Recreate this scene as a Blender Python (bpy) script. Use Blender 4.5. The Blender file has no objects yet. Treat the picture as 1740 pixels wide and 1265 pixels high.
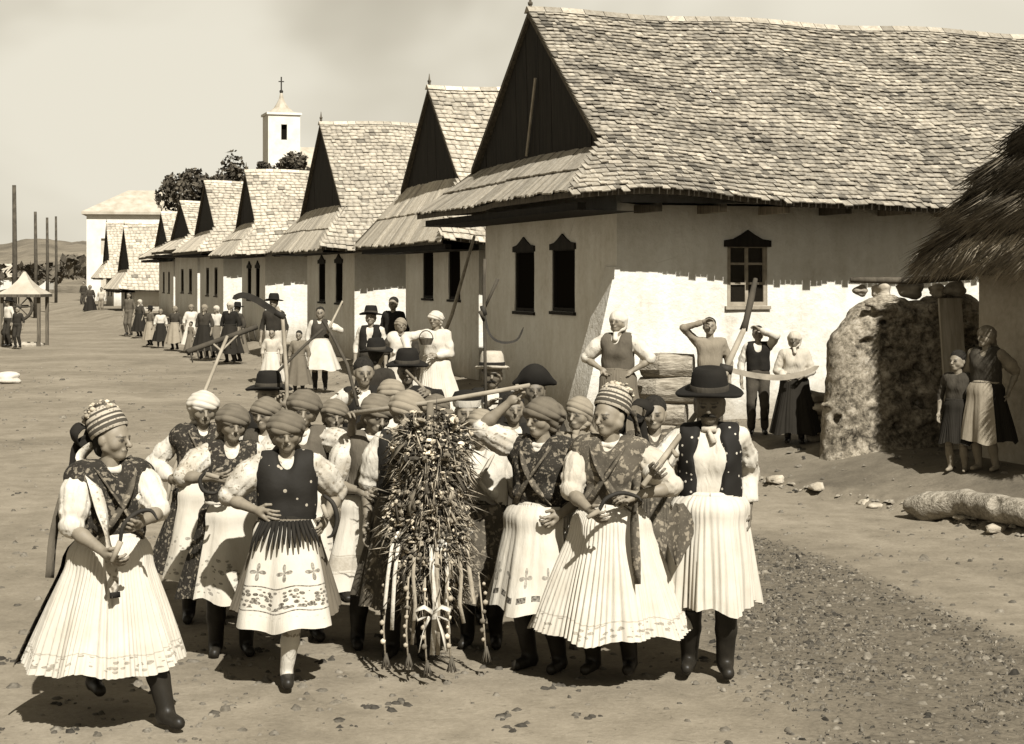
import bpy, math, random
import numpy as np
from mathutils import Vector, Matrix

random.seed(7); RNG = np.random.default_rng(7)
SC = bpy.context.scene
COL = SC.collection
F = 2842.0; HOR = 470.0; CX = 870.0; ZC = 2.37      # pinhole of the photograph, in its own pixels

# ---------------------------------------------------------------- camera, sky, sun, exposure
cam_d = bpy.data.cameras.new("camera"); cam = bpy.data.objects.new("camera", cam_d); COL.objects.link(cam)
cam_d.sensor_width = 36.0; cam_d.lens = 36.0 * F / 1740.0
cam_d.shift_y = -(632.5 - HOR) / 1740.0; cam_d.clip_start = 0.1; cam_d.clip_end = 5000
cam.location = (0, 0, ZC); cam.rotation_euler = (math.radians(90), 0, 0)
SC.camera = cam

SUN_AZ = math.radians(21)     # to the right of straight behind the camera
SUN_EL = math.radians(46)
world = bpy.data.worlds.new("World"); SC.world = world; world.use_nodes = True
def build_world():
    nt = world.node_tree; nt.nodes.clear(); N = nt.nodes.new; L = nt.links.new
    out = N("ShaderNodeOutputWorld"); bg = N("ShaderNodeBackground"); L(bg.outputs[0], out.inputs[0])
    sky = N("ShaderNodeTexSky"); sky.sky_type = 'NISHITA'; sky.sun_disc = False
    sky.sun_elevation = SUN_EL; sky.sun_rotation = math.pi - SUN_AZ
    sky.dust_density = 1.0; sky.air_density = 1.0
    bw = N("ShaderNodeRGBToBW"); L(sky.outputs[0], bw.inputs[0])
    tc = N("ShaderNodeTexCoord"); mp = N("ShaderNodeMapping"); mp.inputs['Scale'].default_value = (1.0, 1.0, 1.6)
    mp.inputs['Location'].default_value = (2.59, 4.47, 1.61)
    L(tc.outputs['Generated'], mp.inputs[0])
    n1 = N("ShaderNodeTexNoise"); n1.inputs['Scale'].default_value = 2.2; n1.inputs['Detail'].default_value = 4
    n1.inputs['Roughness'].default_value = 0.52; n1.inputs['Distortion'].default_value = 0.6
    L(mp.outputs[0], n1.inputs['Vector'])
    rmp = N("ShaderNodeMapRange"); rmp.inputs[1].default_value = 0.28; rmp.inputs[2].default_value = 0.56
    rmp.interpolation_type = 'SMOOTHSTEP'; L(n1.outputs[0], rmp.inputs[0])
    # cloud deck brightness in the sky texture's own units, between grey underside and lit top
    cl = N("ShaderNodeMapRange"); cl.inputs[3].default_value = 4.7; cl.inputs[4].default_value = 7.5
    L(rmp.outputs[0], cl.inputs[0])
    mx = N("ShaderNodeMix"); mx.data_type = 'FLOAT'; 
    sz = N("ShaderNodeSeparateXYZ"); L(tc.outputs['Generated'], sz.inputs[0])        # clouds close up towards the horizon; unseen zenith kept clear to darken shadows
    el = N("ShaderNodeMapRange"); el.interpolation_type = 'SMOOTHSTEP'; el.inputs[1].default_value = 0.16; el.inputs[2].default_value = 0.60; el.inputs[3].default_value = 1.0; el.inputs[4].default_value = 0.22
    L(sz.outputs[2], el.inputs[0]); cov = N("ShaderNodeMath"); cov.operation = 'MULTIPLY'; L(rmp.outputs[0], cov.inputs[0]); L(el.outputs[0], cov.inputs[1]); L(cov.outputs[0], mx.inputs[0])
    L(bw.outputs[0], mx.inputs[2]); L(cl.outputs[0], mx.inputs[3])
    tint = N("ShaderNodeMix"); tint.data_type = 'RGBA'
    cr = N("ShaderNodeMapRange"); cr.inputs[1].default_value = 3; cr.inputs[2].default_value = 9; L(mx.outputs[0], cr.inputs[0])
    L(cr.outputs[0], tint.inputs[0]); tint.inputs[6].default_value = (1.10, 1.0, 0.78, 1); tint.inputs[7].default_value = (1.045, 1.0, 0.86, 1)
    vm = N("ShaderNodeVectorMath"); vm.operation = 'SCALE'; L(tint.outputs[2], vm.inputs[0]); L(mx.outputs[0], vm.inputs['Scale'])
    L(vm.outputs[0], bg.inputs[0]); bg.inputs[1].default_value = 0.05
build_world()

sun_d = bpy.data.lights.new("sun", 'SUN'); sun = bpy.data.objects.new("sun", sun_d); COL.objects.link(sun)
sun_d.energy = 5.0; sun_d.angle = math.radians(0.53); sun_d.color = (1.0, 0.98, 0.93)
sdir = Vector((math.sin(SUN_AZ) * math.cos(SUN_EL), -math.cos(SUN_AZ) * math.cos(SUN_EL), math.sin(SUN_EL)))
sun.rotation_euler = sdir.to_track_quat('Z', 'Y').to_euler(); sun.location = sdir * 60
vs = SC.view_settings; vs.view_transform = 'Standard'; vs.look = 'None'; vs.exposure = 1.05; vs.gamma = 1.0; vs.use_curve_mapping = False
SC.cycles.max_bounces = 5; SC.cycles.diffuse_bounces = 3; SC.cycles.use_denoising = True

# ---------------------------------------------------------------- small helpers
def wp(px, py, Y):
    """world point seen at photo pixel (px,py) standing at depth Y"""
    return Vector(((px - CX) / F * Y, Y, ZC - (py - HOR) / F * Y))
def wx(px, Y): return (px - CX) / F * Y
ALB = 0.60
def sep(v):
    """sepia print tone of reflectance v"""
    t = min(1, max(0, (v - 0.25) / 0.55))
    v *= ALB
    return (v * (1.18 - 0.14 * t), v, v * (0.73 + 0.16 * t), 1.0)
def tag(o, label=None, cat=None, group=None, kind=None):
    if label: o["label"] = label
    if cat: o["category"] = cat
    if group: o["group"] = group
    if kind: o["kind"] = kind
    return o
def empty(name, loc=(0, 0, 0), rz=0.0, scale=1.0):
    o = bpy.data.objects.new(name, None); COL.objects.link(o); o.location = loc; o.rotation_euler = (0, 0, rz)
    o.scale = (scale,) * 3; o.empty_display_size = 0.2
    return o
def link(name, me, parent=None, loc=None, rot=None):
    o = bpy.data.objects.new(name, me); COL.objects.link(o)
    if parent: o.parent = parent
    if loc is not None: o.location = loc
    if rot is not None: o.rotation_euler = rot
    return o

def mesh_np(name, V, Q, mat=None, smooth=False, tone=None, uv=None):
    """V (n,3), Q list of equal-length faces (m,k) or list of lists"""
    me = bpy.data.meshes.new(name)
    V = np.asarray(V, dtype=np.float32)
    if isinstance(Q, np.ndarray):
        m, k = Q.shape
        me.vertices.add(len(V)); me.vertices.foreach_set("co", V.ravel())
        me.loops.add(m * k); me.loops.foreach_set("vertex_index", Q.astype(np.int32).ravel())
        me.polygons.add(m); me.polygons.foreach_set("loop_start", np.arange(0, m * k, k, dtype=np.int32))
        me.polygons.foreach_set("loop_total", np.full(m, k, dtype=np.int32))
        me.update(calc_edges=True)
    else:
        me.from_pydata(V.tolist(), [], Q)
    if smooth: me.polygons.foreach_set("use_smooth", np.ones(len(me.polygons), dtype=bool))
    if tone is not None:
        ca = me.color_attributes.new("tone", 'FLOAT_COLOR', 'POINT')
        t = np.asarray(tone, dtype=np.float32)
        c = np.stack([t, t, t, np.ones_like(t)], 1); ca.data.foreach_set("color", c.ravel())
    if uv is not None:
        ul = me.uv_layers.new(name="UVMap")
        vi = np.empty(len(me.loops), dtype=np.int32); me.loops.foreach_get("vertex_index", vi)
        ul.data.foreach_set("uv", np.asarray(uv, dtype=np.float32)[vi].ravel())
    if mat: me.materials.append(mat)
    return me

class MB:
    """collects boxes, tubes, lathes ... and links them as ONE mesh object"""
    def __init__(s): s.v = []; s.f = []; s.t = []
    def add(s, verts, faces, tone=1.0):
        b = len(s.v); s.v += [tuple(x) for x in verts]; s.f += [tuple(i + b for i in f) for f in faces]; s.t += [tone] * len(verts); return s
    def box(s, lo, hi, tone=1.0, M=None):
        vs_ = [Vector((x, y, z)) for z in (lo[2], hi[2]) for y in (lo[1], hi[1]) for x in (lo[0], hi[0])]
        if M is not None: vs_ = [M @ q for q in vs_]
        return s.add(vs_, [(0, 2, 3, 1), (4, 5, 7, 6), (0, 1, 5, 4), (2, 6, 7, 3), (0, 4, 6, 2), (1, 3, 7, 5)], tone)
    def hexa(s, p, tone=1.0):
        """8 points: bottom quad 0-3 then top quad 4-7, same order"""
        return s.add(p, [(3, 2, 1, 0), (4, 5, 6, 7), (0, 1, 5, 4), (1, 2, 6, 5), (2, 3, 7, 6), (3, 0, 4, 7)], tone)
    def tube(s, pts, rad, n=8, tone=1.0, cap=True):
        pts = [Vector(p) for p in pts]; m = len(pts)
        if not hasattr(rad, '__len__'): rad = [rad] * m
        vs_ = []; up = Vector((0.13, 0.21, 1)).normalized(); prev = None
        for i, p in enumerate(pts):
            t = (pts[min(i + 1, m - 1)] - pts[max(i - 1, 0)]).normalized()
            a = (prev - t * prev.dot(t)) if prev is not None else (up - t * up.dot(t))
            if a.length < 1e-4: a = Vector((1, 0, 0)) - t * t.x
            a.normalize(); prev = a; b = t.cross(a)
            for k in range(n):
                w = 2 * math.pi * k / n; vs_.append(p + (a * math.cos(w) + b * math.sin(w)) * rad[i])
        fs = [(i * n + k, i * n + (k + 1) % n, (i + 1) * n + (k + 1) % n, (i + 1) * n + k) for i in range(m - 1) for k in range(n)]
        if cap: fs += [tuple(range(n - 1, -1, -1)), tuple((m - 1) * n + k for k in range(n))]
        return s.add(vs_, fs, tone)
    def ball(s, c, r, tone=1.0, sub=0, sq=(1, 1, 1), R=None):
        V, Fc = ICO[sub]
        vs_ = []
        for q in V:
            w = Vector((q[0] * r * sq[0], q[1] * r * sq[1], q[2] * r * sq[2]))
            if R is not None: w = R @ w
            vs_.append(Vector(c) + w)
        return s.add(vs_, Fc, tone)
    def prism(s, poly, h0, h1, axis='x', tone=1.0):
        """poly list of 2D pts, extruded along axis"""
        def mk(a, b, h): return {'x': (h, a, b), 'y': (a, h, b), 'z': (a, b, h)}[axis]
        n = len(poly)
        return s.add([mk(a, b, h0) for a, b in poly] + [mk(a, b, h1) for a, b in poly],
                     [tuple(range(n - 1, -1, -1)), tuple(range(n, 2 * n))] + [(i, (i + 1) % n, n + (i + 1) % n, n + i) for i in range(n)], tone)
    def mesh(s, name, mat, smooth=False):
        me = bpy.data.meshes.new(name); me.from_pydata([tuple(q) for q in s.v], [], s.f); me.update()
        ca = me.color_attributes.new("tone", 'FLOAT_COLOR', 'POINT')
        t = np.array(s.t, dtype=np.float32); ca.data.foreach_set("color", np.stack([t, t, t, np.ones_like(t)], 1).ravel())
        if smooth: me.polygons.foreach_set("use_smooth", np.ones(len(me.polygons), dtype=bool))
        if mat: me.materials.append(mat)
        return me
    def build(s, name, mat, parent=None, smooth=False): return link(name, s.mesh(name, mat, smooth), parent)

def _ico():
    import bmesh
    res = []
    for sub in (1, 2, 3):
        bm = bmesh.new(); bmesh.ops.create_icosphere(bm, subdivisions=sub, radius=1.0)
        res.append(([tuple(v.co) for v in bm.verts], [tuple(v.index for v in f.verts) for f in bm.faces])); bm.free()
    return res
ICO = _ico()

def fbm(x, y, seed=0, octaves=4):
    """cheap smooth noise from rotated sines, arrays or floats"""
    r = random.Random(seed); s = 0; a = 1.0; fr = 1.0; tot = 0
    for o in range(octaves):
        for k in range(3):
            th = r.uniform(0, 6.283); ph = r.uniform(0, 6.283)
            s = s + a * np.sin((x * math.cos(th) + y * math.sin(th)) * fr * r.uniform(0.8, 1.3) + ph + 0.9 * np.sin((x * math.sin(th) - y * math.cos(th)) * fr * 0.7 + ph * 2))
            tot += a
        a *= 0.55; fr *= 2.1
    return s / tot * 1.6

# ---------------------------------------------------------------- materials (all procedural)
class MT:
    def __init__(s, name, rough=0.85, spec=0.2):
        s.m = bpy.data.materials.new(name); s.m.use_nodes = True; s.nt = s.m.node_tree
        s.p = s.nt.nodes["Principled BSDF"]; s.p.inputs['Roughness'].default_value = rough
        s.p.inputs['Specular IOR Level'].default_value = spec
    def N(s, t, **kw):
        n = s.nt.nodes.new(t)
        for k, v in kw.items(): setattr(n, k, v)
        return n
    def L(s, a, b): s.nt.links.new(a, b)
    def coord(s, kind='Object', scale=(1, 1, 1), rot=(0, 0, 0)):
        tc = s.N("ShaderNodeTexCoord"); mp = s.N("ShaderNodeMapping"); mp.inputs['Scale'].default_value = scale; mp.inputs['Rotation'].default_value = rot
        s.L(tc.outputs[kind], mp.inputs[0]); return mp.outputs[0]
    def noise(s, vec, scale, detail=4, rough=0.55, dist=0.0):
        n = s.N("ShaderNodeTexNoise"); n.inputs['Scale'].default_value = scale; n.inputs['Detail'].default_value = detail
        n.inputs['Roughness'].default_value = rough; n.inputs['Distortion'].default_value = dist; s.L(vec, n.inputs['Vector']); return n.outputs[0]
    def vor(s, vec, scale, feature='F1', out=0):
        n = s.N("ShaderNodeTexVoronoi"); n.feature = feature; n.inputs['Scale'].default_value = scale; s.L(vec, n.inputs['Vector']); return n.outputs[out]
    def rng(s, x, a, b, c=0.0, d=1.0, smooth=False):
        n = s.N("ShaderNodeMapRange"); n.inputs[1].default_value = a; n.inputs[2].default_value = b; n.inputs[3].default_value = c; n.inputs[4].default_value = d
        if smooth: n.interpolation_type = 'SMOOTHSTEP'
        s.L(x, n.inputs[0]); return n.outputs[0]
    def math(s, op, a, b=None, c=None):
        n = s.N("ShaderNodeMath", operation=op)
        for i, q in enumerate((a, b, c)):
            if q is None: continue
            if isinstance(q, (int, float)): n.inputs[i].default_value = q
            else: s.L(q, n.inputs[i])
        return n.outputs[0]
    def mix(s, fac, a, b):
        n = s.N("ShaderNodeMix", data_type='RGBA')
        for i, q in ((0, fac), (6, a), (7, b)):
            if isinstance(q, (int, float)): n.inputs[i].default_value = q
            elif isinstance(q, tuple): n.inputs[i].default_value = q
            else: s.L(q, n.inputs[i])
        return n.outputs[2]
    def ramp(s, x, stops):
        n = s.N("ShaderNodeValToRGB"); e = n.color_ramp.elements
        while len(e) < len(stops): e.new(0.5)
        for q, (p, v) in zip(e, stops): q.position = p; q.color = sep(v) if isinstance(v, (int, float)) else v
        s.L(x, n.inputs[0]); return n.outputs[0]
    def tone(s):
        a = s.N("ShaderNodeVertexColor"); a.layer_name = "tone"; return a.outputs[0]
    def mul(s, col, f):
        n = s.N("ShaderNodeVectorMath", operation='MULTIPLY'); s.L(col, n.inputs[0])
        s.L(f, n.inputs[1]); return n.outputs[0]
    def col(s, c):
        if isinstance(c, tuple): s.p.inputs['Base Color'].default_value = c
        else: s.L(c, s.p.inputs['Base Color'])
    def bump(s, h, strength=0.4, dist=0.02):
        b = s.N("ShaderNodeBump"); b.inputs['Strength'].default_value = strength; b.inputs['Distance'].default_value = dist
        s.L(h, b.inputs['Height']); s.L(b.outputs[0], s.p.inputs['Normal']); return s

MATS = {}
def mat_noise(name, v0, v1, scale, rough=0.9, spec=0.15, bump=0.3, bdist=0.01, bscale=None, stretch=(1, 1, 1), tone=False, detail=5, kind='Object'):
    m = MT(name, rough, spec); c = m.coord(kind, stretch); n = m.noise(c, scale, detail)
    col = m.ramp(n, [(0.3, v0), (0.7, v1)])
    if tone: col = m.mul(col, m.tone())
    m.col(col)
    if bump: m.bump(m.noise(c, bscale or scale * 3, 5), bump, bdist)
    MATS[name] = m.m; return m.m

def make_materials():
    # ground: trodden sandy earth
    m = MT("sandy_earth", 0.95, 0.1); c = m.coord('Object')
    a = m.noise(c, 0.35, 6, 0.62, 0.5); b = m.noise(c, 3.1, 7, 0.68); d = m.noise(c, 30.0, 5, 0.75); e = m.noise(c, 140.0, 3, 0.7)
    s = m.math('ADD', m.math('MULTIPLY', a, 0.42), m.math('ADD', m.math('MULTIPLY', b, 0.30), m.math('ADD', m.math('MULTIPLY', d, 0.22), m.math('MULTIPLY', e, 0.10))))
    base = m.ramp(s, [(0.38, 0.125), (0.50, 0.205), (0.64, 0.315)])
    t = m.tone(); litter = m.ramp(m.math('ADD', m.math('MULTIPLY', m.noise(c, 11, 7, 0.8, 0.8), 0.7), m.math('MULTIPLY', d, 0.3)), [(0.38, 0.065), (0.48, 0.12), (0.58, 0.165), (0.70, 0.27)])
    sepn = m.N("ShaderNodeSeparateColor"); m.L(t, sepn.inputs[0])
    base = m.mix(sepn.outputs[0], base, litter)
    dark = m.rng(m.noise(c, 5.0, 5, 0.8, 1.0), 0.60, 0.70, 1.0, 0.62, True)       # dung and damp specks
    pits = m.math('MULTIPLY', m.rng(m.vor(c, 7.0), 0.05, 0.14, 0.75, 1.0, True), dark)
    bk = m.N("ShaderNodeVertexColor"); bk.layer_name = "bank"; bs = m.N("ShaderNodeSeparateColor"); m.L(bk.outputs[0], bs.inputs[0])       # grassy, older soil on the bank
    pits = m.math('MULTIPLY', pits, m.rng(bs.outputs[0], 0, 1, 1.0, 0.66))
    pc = m.N("ShaderNodeCombineColor"); [m.L(pits, pc.inputs[i]) for i in range(3)]
    m.col(m.mul(base, pc.outputs[0]))
    h = m.math('ADD', m.math('MULTIPLY', b, 1.1), m.math('ADD', m.math('MULTIPLY', d, 0.30), m.math('MULTIPLY', pits, 0.25)))
    m.bump(h, 0.55, 0.03); MATS['ground'] = m.m
    # limewashed plaster
    m = MT("limewash", 0.95, 0.1); c = m.coord('Object'); n1 = m.noise(c, 0.9, 6, 0.6); n2 = m.noise(c, 9, 6, 0.65)
    cs = m.coord('Object', (1.5, 1.5, 0.25)); st = m.noise(cs, 3.0, 5, 0.6)
    s = m.math('ADD', m.math('MULTIPLY', n1, 0.45), m.math('ADD', m.math('MULTIPLY', n2, 0.25), m.math('MULTIPLY', st, 0.3)))
    wl = m.ramp(s, [(0.34, 0.46), (0.44, 0.68), (0.58, 0.84), (0.7, 0.88)])
    sz = m.N("ShaderNodeSeparateXYZ"); m.L(c, sz.inputs[0])
    spl = m.rng(m.math('ADD', sz.outputs[2], m.math('MULTIPLY', m.noise(c, 3.5, 6, 0.7), -0.9)), -0.15, 0.75, 0.75, 0.0, True)
    crk = m.rng(m.vor(m.coord('Object', (1, 1, 0.8)), 1.6, 'DISTANCE_TO_EDGE'), 0.0, 0.006, 0.30, 0.0); crk = m.math('MULTIPLY', crk, m.rng(n1, 0.52, 0.6, 0, 1))
    chips = m.rng(m.noise(c, 5.5, 7, 0.75), 0.68, 0.72, 0.0, 0.55, True)
    wl = m.mix(m.math('MAXIMUM', m.math('MAXIMUM', spl, crk), chips), wl, sep(0.26))
    m.col(wl); m.bump(m.math('ADD', n2, m.math('MULTIPLY', n1, 2.2)), 0.6, 0.035); MATS['plaster'] = m.m
    m = MT("limewash_grey", 0.95, 0.1); c = m.coord('Object'); n1 = m.noise(c, 1.1, 6, 0.65); n2 = m.noise(c, 11, 6, 0.65)
    s = m.math('ADD', m.math('MULTIPLY', n1, 0.6), m.math('MULTIPLY', n2, 0.4))
    m.col(m.ramp(s, [(0.34, 0.24), (0.46, 0.36), (0.62, 0.47)])); m.bump(m.math('ADD', n2, n1), 0.6, 0.03); MATS['plaster_grey'] = m.m
    # weathered shingles (tone per shingle)
    m = MT("weathered_shingle", 0.85, 0.2); c = m.coord('Object', (1, 1, 1)); n = m.noise(c, 14, 5, 0.7); n2 = m.noise(c, 70, 3)
    s = m.math('ADD', m.math('MULTIPLY', n, 0.7), m.math('MULTIPLY', n2, 0.3))
    m.col(m.mul(m.ramp(s, [(0.32, 0.26), (0.5, 0.42), (0.68, 0.58)]), m.tone())); m.bump(n2, 0.4, 0.006); MATS['shingle'] = m.m
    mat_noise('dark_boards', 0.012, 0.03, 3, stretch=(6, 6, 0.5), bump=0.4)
    mat_noise('timber', 0.05, 0.13, 4, stretch=(5, 5, 0.6), bump=0.4, tone=True)
    mat_noise('timber_light', 0.26, 0.48, 4, stretch=(5, 5, 0.6), bump=0.4, tone=True)
    mat_noise('pole_wood', 0.20, 0.40, 6, bump=0.3)
    mat_noise('pole_dark', 0.04, 0.09, 6, bump=0.3)
    mat_noise('window_wood', 0.22, 0.36, 10, bump=0.2)
    mat_noise('iron', 0.015, 0.035, 12, rough=0.75, spec=0.2, bump=0.2)
    mat_noise('steel', 0.18, 0.34, 12, rough=0.35, spec=0.6, bump=0.15)
    m = MT("window_glass", 0.12, 0.5); m.col(sep(0.012)); MATS['glass'] = m.m
    m = MT("dark_inside", 1.0, 0.0); m.col(sep(0.010)); MATS['inside'] = m.m
    m = MT("straw_thatch", 0.9, 0.15); c = m.coord('Object'); n = m.noise(c, 6, 5, 0.7)
    m.col(m.mul(m.ramp(n, [(0.3, 0.10), (0.5, 0.20), (0.7, 0.34)]), m.tone())); MATS['thatch'] = m.m
    m = MT("mud_wall", 0.95, 0.1); c = m.coord('Object'); n1 = m.noise(c, 2.6, 8, 0.75); n2 = m.noise(c, 14, 7, 0.75); vv = m.vor(c, 9.0); cr = m.noise(c, 5.0, 8, 0.8, 1.5)
    s = m.math('ADD', m.math('MULTIPLY', n1, 0.45), m.math('MULTIPLY', n2, 0.55))
    base = m.ramp(s, [(0.40, 0.06), (0.47, 0.17), (0.54, 0.34), (0.64, 0.56)])
    k = m.math('MULTIPLY', m.rng(cr, 0.36, 0.44, 0.35, 1.0, True), m.rng(vv, 0.06, 0.22, 0.55, 1.0, True)); kc = m.N("ShaderNodeCombineColor"); [m.L(k, kc.inputs[i]) for i in range(3)]
    m.col(m.mul(base, kc.outputs[0])); m.bump(m.math('ADD', m.math('MULTIPLY', n2, 0.7), m.math('MULTIPLY', k, 0.6)), 0.7, 0.05); MATS['mud'] = m.m
    mat_noise('stone', 0.20, 0.46, 5, bump=0.7, bdist=0.03, tone=True)
    mat_noise('chaff', 0.16, 0.42, 30, bump=0, tone=True)
    mat_noise('bark', 0.10, 0.24, 9, stretch=(1, 1, 0.5), bump=0.8, bdist=0.02)
    mat_noise('log_wood', 0.16, 0.46, 5, bump=0.9, bdist=0.03, bscale=9, stretch=(1.2, 6, 6), detail=8)
    mat_noise('leaf', 0.035, 0.10, 2, bump=0, tone=True)
    mat_noise('hill_wood', 0.10, 0.24, 0.06, bump=0.8, bdist=1.5, bscale=0.3)  # tones raised to paint distance haze into the hill
    mat_noise('far_roof', 0.34, 0.52, 1.5, bump=0.3, bdist=0.02, bscale=8)
    mat_noise('white_paint', 0.66, 0.80, 1.5, bump=0.1)
    # people
    m = MT("skin", 0.6, 0.3); c = m.coord('Object'); n = m.noise(c, 25, 3)
    m.col(m.mul(m.ramp(n, [(0.3, 0.20), (0.7, 0.26)]), m.tone())); MATS['skin'] = m.m
    def cloth(name, v0, v1, scale=7, rough=0.9, bump=0.8, stretch=(1, 1, 1), bdist=0.010, bscale=14, wave=0.0):
        m = MT(name, rough, 0.15); c = m.coord('Object', stretch); n = m.noise(c, scale, 4)
        hgt = m.noise(m.coord('Object', (stretch[0] * 1.6, stretch[1] * 1.6, stretch[2] * 0.6)), bscale, 3, 0.5, 1.2)
        if wave:        # long soft folds lying round the head
            wv = m.N("ShaderNodeTexWave"); wv.bands_direction = 'Z'; wv.inputs['Scale'].default_value = wave; wv.inputs['Distortion'].default_value = 2.2; wv.inputs['Detail'].default_value = 2.0; wv.inputs['Detail Scale'].default_value = 0.6
            m.L(m.coord('Object', (1, 1, 1), (0.35, -0.3, 0.0)), wv.inputs['Vector']); hgt = m.math('ADD', m.math('MULTIPLY', hgt, 0.4), m.math('POWER', wv.outputs[1], 0.5))
        fine = m.noise(c, 220, 2); s_ = m.math('ADD', m.math('MULTIPLY', n, 0.8), m.math('MULTIPLY', fine, 0.2))
        m.col(m.ramp(s_, [(0.3, v0), (0.7, v1)])); m.bump(hgt, bump, bdist)
        MATS[name] = m.m
    cloth('white_linen', 0.52, 0.66); cloth('black_cloth', 0.010, 0.022, bump=0.3); cloth('dark_cloth', 0.03, 0.07)
    cloth('grey_cloth', 0.13, 0.22); cloth('tan_cloth', 0.19, 0.27); cloth('kerchief_tan', 0.10, 0.17, bscale=6, bdist=0.009, bump=0.75, wave=7.5); cloth('kerchief_grey', 0.13, 0.20, bscale=6, bdist=0.009, bump=0.75, wave=7.5); cloth('kerchief_pale', 0.21, 0.30, bscale=6, bdist=0.009, bump=0.75, wave=7.5); cloth('kerchief_white', 0.50, 0.62, bscale=6, bdist=0.009, bump=0.75, wave=7.5); cloth('mid_cloth', 0.075, 0.13)
    cloth('light_cloth', 0.42, 0.56); cloth('felt', 0.008, 0.016, bump=0.15); cloth('leather', 0.012, 0.03, rough=0.45, bump=0.2)
    cloth('straw_hat', 0.40, 0.52, scale=30, bscale=60, bdist=0.004); cloth('hair', 0.012, 0.03, scale=40, stretch=(1, 1, 0.2), bscale=60); cloth('sepia_suit', 0.022, 0.04)
    # floral prints
    def floral(name, dark, light, scale, thr):
        m = MT(name, 0.9, 0.15); c0 = m.coord('Object'); cw = m.noise(c0, 9, 3)
        wn = m.N('ShaderNodeTexNoise'); wn.inputs['Scale'].default_value = 16; wn.inputs['Detail'].default_value = 3; m.L(c0, wn.inputs['Vector'])
        wa = m.N('ShaderNodeVectorMath', operation='SCALE'); wa.inputs['Scale'].default_value = 0.11; m.L(wn.outputs[1], wa.inputs[0]); wb = m.N('ShaderNodeVectorMath', operation='ADD'); m.L(c0, wb.inputs[0]); m.L(wa.outputs[0], wb.inputs[1]); c = wb.outputs[0]
        v = m.vor(c, scale); v2 = m.vor(c, scale * 2.3)
        fl = m.rng(v, thr, thr + 0.10, 1, 0, True); ring = m.rng(v2, 0.22, 0.3, 1, 0, True)
        f = m.math('MAXIMUM', m.math('MULTIPLY', fl, m.rng(v2, 0.12, 0.3, 0.35, 1.0)), m.math('MULTIPLY', ring, 0.38))
        m.col(m.mix(f, m.ramp(cw, [(0.3, dark * 0.7), (0.7, dark * 1.3)]), m.ramp(cw, [(0.3, light * 0.7), (0.7, light)])))
        m.bump(m.noise(c, 14, 4), 0.4, 0.012); MATS[name] = m.m
    floral('floral_dark', 0.025, 0.22, 26, 0.26); floral('floral_mid', 0.08, 0.27, 24, 0.30); floral('floral_light', 0.46, 0.10, 20, 0.24); floral('linen_figured', 0.50, 0.30, 26, 0.22)
    # UV driven prints for skirts: u around (0 front), v down
    def skirt(name, base, kind):
        m = MT(name, 0.9, 0.12); uv = m.N("ShaderNodeTexCoord").outputs['UV']
        sx = m.N("ShaderNodeSeparateXYZ"); m.L(uv, sx.inputs[0]); u, v = sx.outputs[0], sx.outputs[1]
        def band(a, b): return m.math('MULTIPLY', m.math('GREATER_THAN', v, a), m.math('LESS_THAN', v, b))
        def cells(su, sv, thr):
            cc = m.N("ShaderNodeCombineXYZ"); m.L(m.math('MULTIPLY', u, su), cc.inputs[0]); m.L(m.math('MULTIPLY', v, sv), cc.inputs[1])
            vo = m.N("ShaderNodeTexVoronoi"); vo.inputs['Scale'].default_value = 1; vo.inputs['Randomness'].default_value = 0.75; m.L(cc.outputs[0], vo.inputs['Vector'])
            return m.math('LESS_THAN', vo.outputs[0], thr)
        def motif(su, ph, v0, rv):
            fu = m.math('SUBTRACT', m.math('FRACT', m.math('ADD', m.math('MULTIPLY', u, su), ph)), 0.5)
            du = m.math('DIVIDE', fu, 0.30); dv = m.math('DIVIDE', m.math('SUBTRACT', v, v0), rv)
            r = m.math('SQRT', m.math('ADD', m.math('MULTIPLY', du, du), m.math('MULTIPLY', dv, dv)))
            an = m.math('ARCTAN2', dv, du); pet = m.math('ADD', 0.55, m.math('MULTIPLY', m.math('COSINE', m.math('MULTIPLY', an, 4.0)), 0.42))
            return m.math('LESS_THAN', r, pet)
        c = m.coord('Object'); nz = m.noise(c, 8, 4)
        white = m.ramp(nz, [(0.3, base * 0.85), (0.7, base)])
        if kind == 'lace':
            f = m.math('MULTIPLY', band(0.86, 0.965), cells(60, 34, 0.40)); f = m.math('MULTIPLY', f, 0.75)
            f = m.math('MAXIMUM', f, m.math('MULTIPLY', band(0.845, 0.855), 0.5)); inkv = 0.16
        elif kind == 'embroidered':
            f = m.math('MULTIPLY', band(0.63, 0.80), cells(58, 30, 0.50))
            f = m.math('MAXIMUM', f, m.math('MAXIMUM', band(0.60, 0.612), band(0.82, 0.832)))
            f = m.math('MAXIMUM', f, m.math('MULTIPLY', motif(10.5, 0.5, 0.475, 0.085), 0.85))
            f = m.math('MAXIMUM', f, m.math('MULTIPLY', m.math('MULTIPLY', band(0.86, 0.93), cells(80, 40, 0.3)), 0.25)); inkv = 0.07
        elif kind == 'blocks':
            f = m.math('MULTIPLY', band(0.83, 0.885), m.math('LESS_THAN', m.math('FRACT', m.math('MULTIPLY', u, 26)), 0.62))
            f = m.math('MAXIMUM', f, m.math('MULTIPLY', motif(15, 0.2, 0.66, 0.10), 0.6)); inkv = 0.04
        elif kind == 'border':
            f = m.math('MULTIPLY', band(0.55, 0.95), m.math('MULTIPLY', cells(40, 22, 0.38), 0.7)); inkv = 0.06
        elif kind == 'stripe':
            f = m.math('MAXIMUM', m.math('MULTIPLY', band(0.62, 0.635), 0.6), m.math('MULTIPLY', band(0.64, 0.78), 0.55))
            f = m.math('MAXIMUM', f, m.math('MULTIPLY', band(0.80, 0.81), 0.6)); inkv = 0.26
        else:
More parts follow.
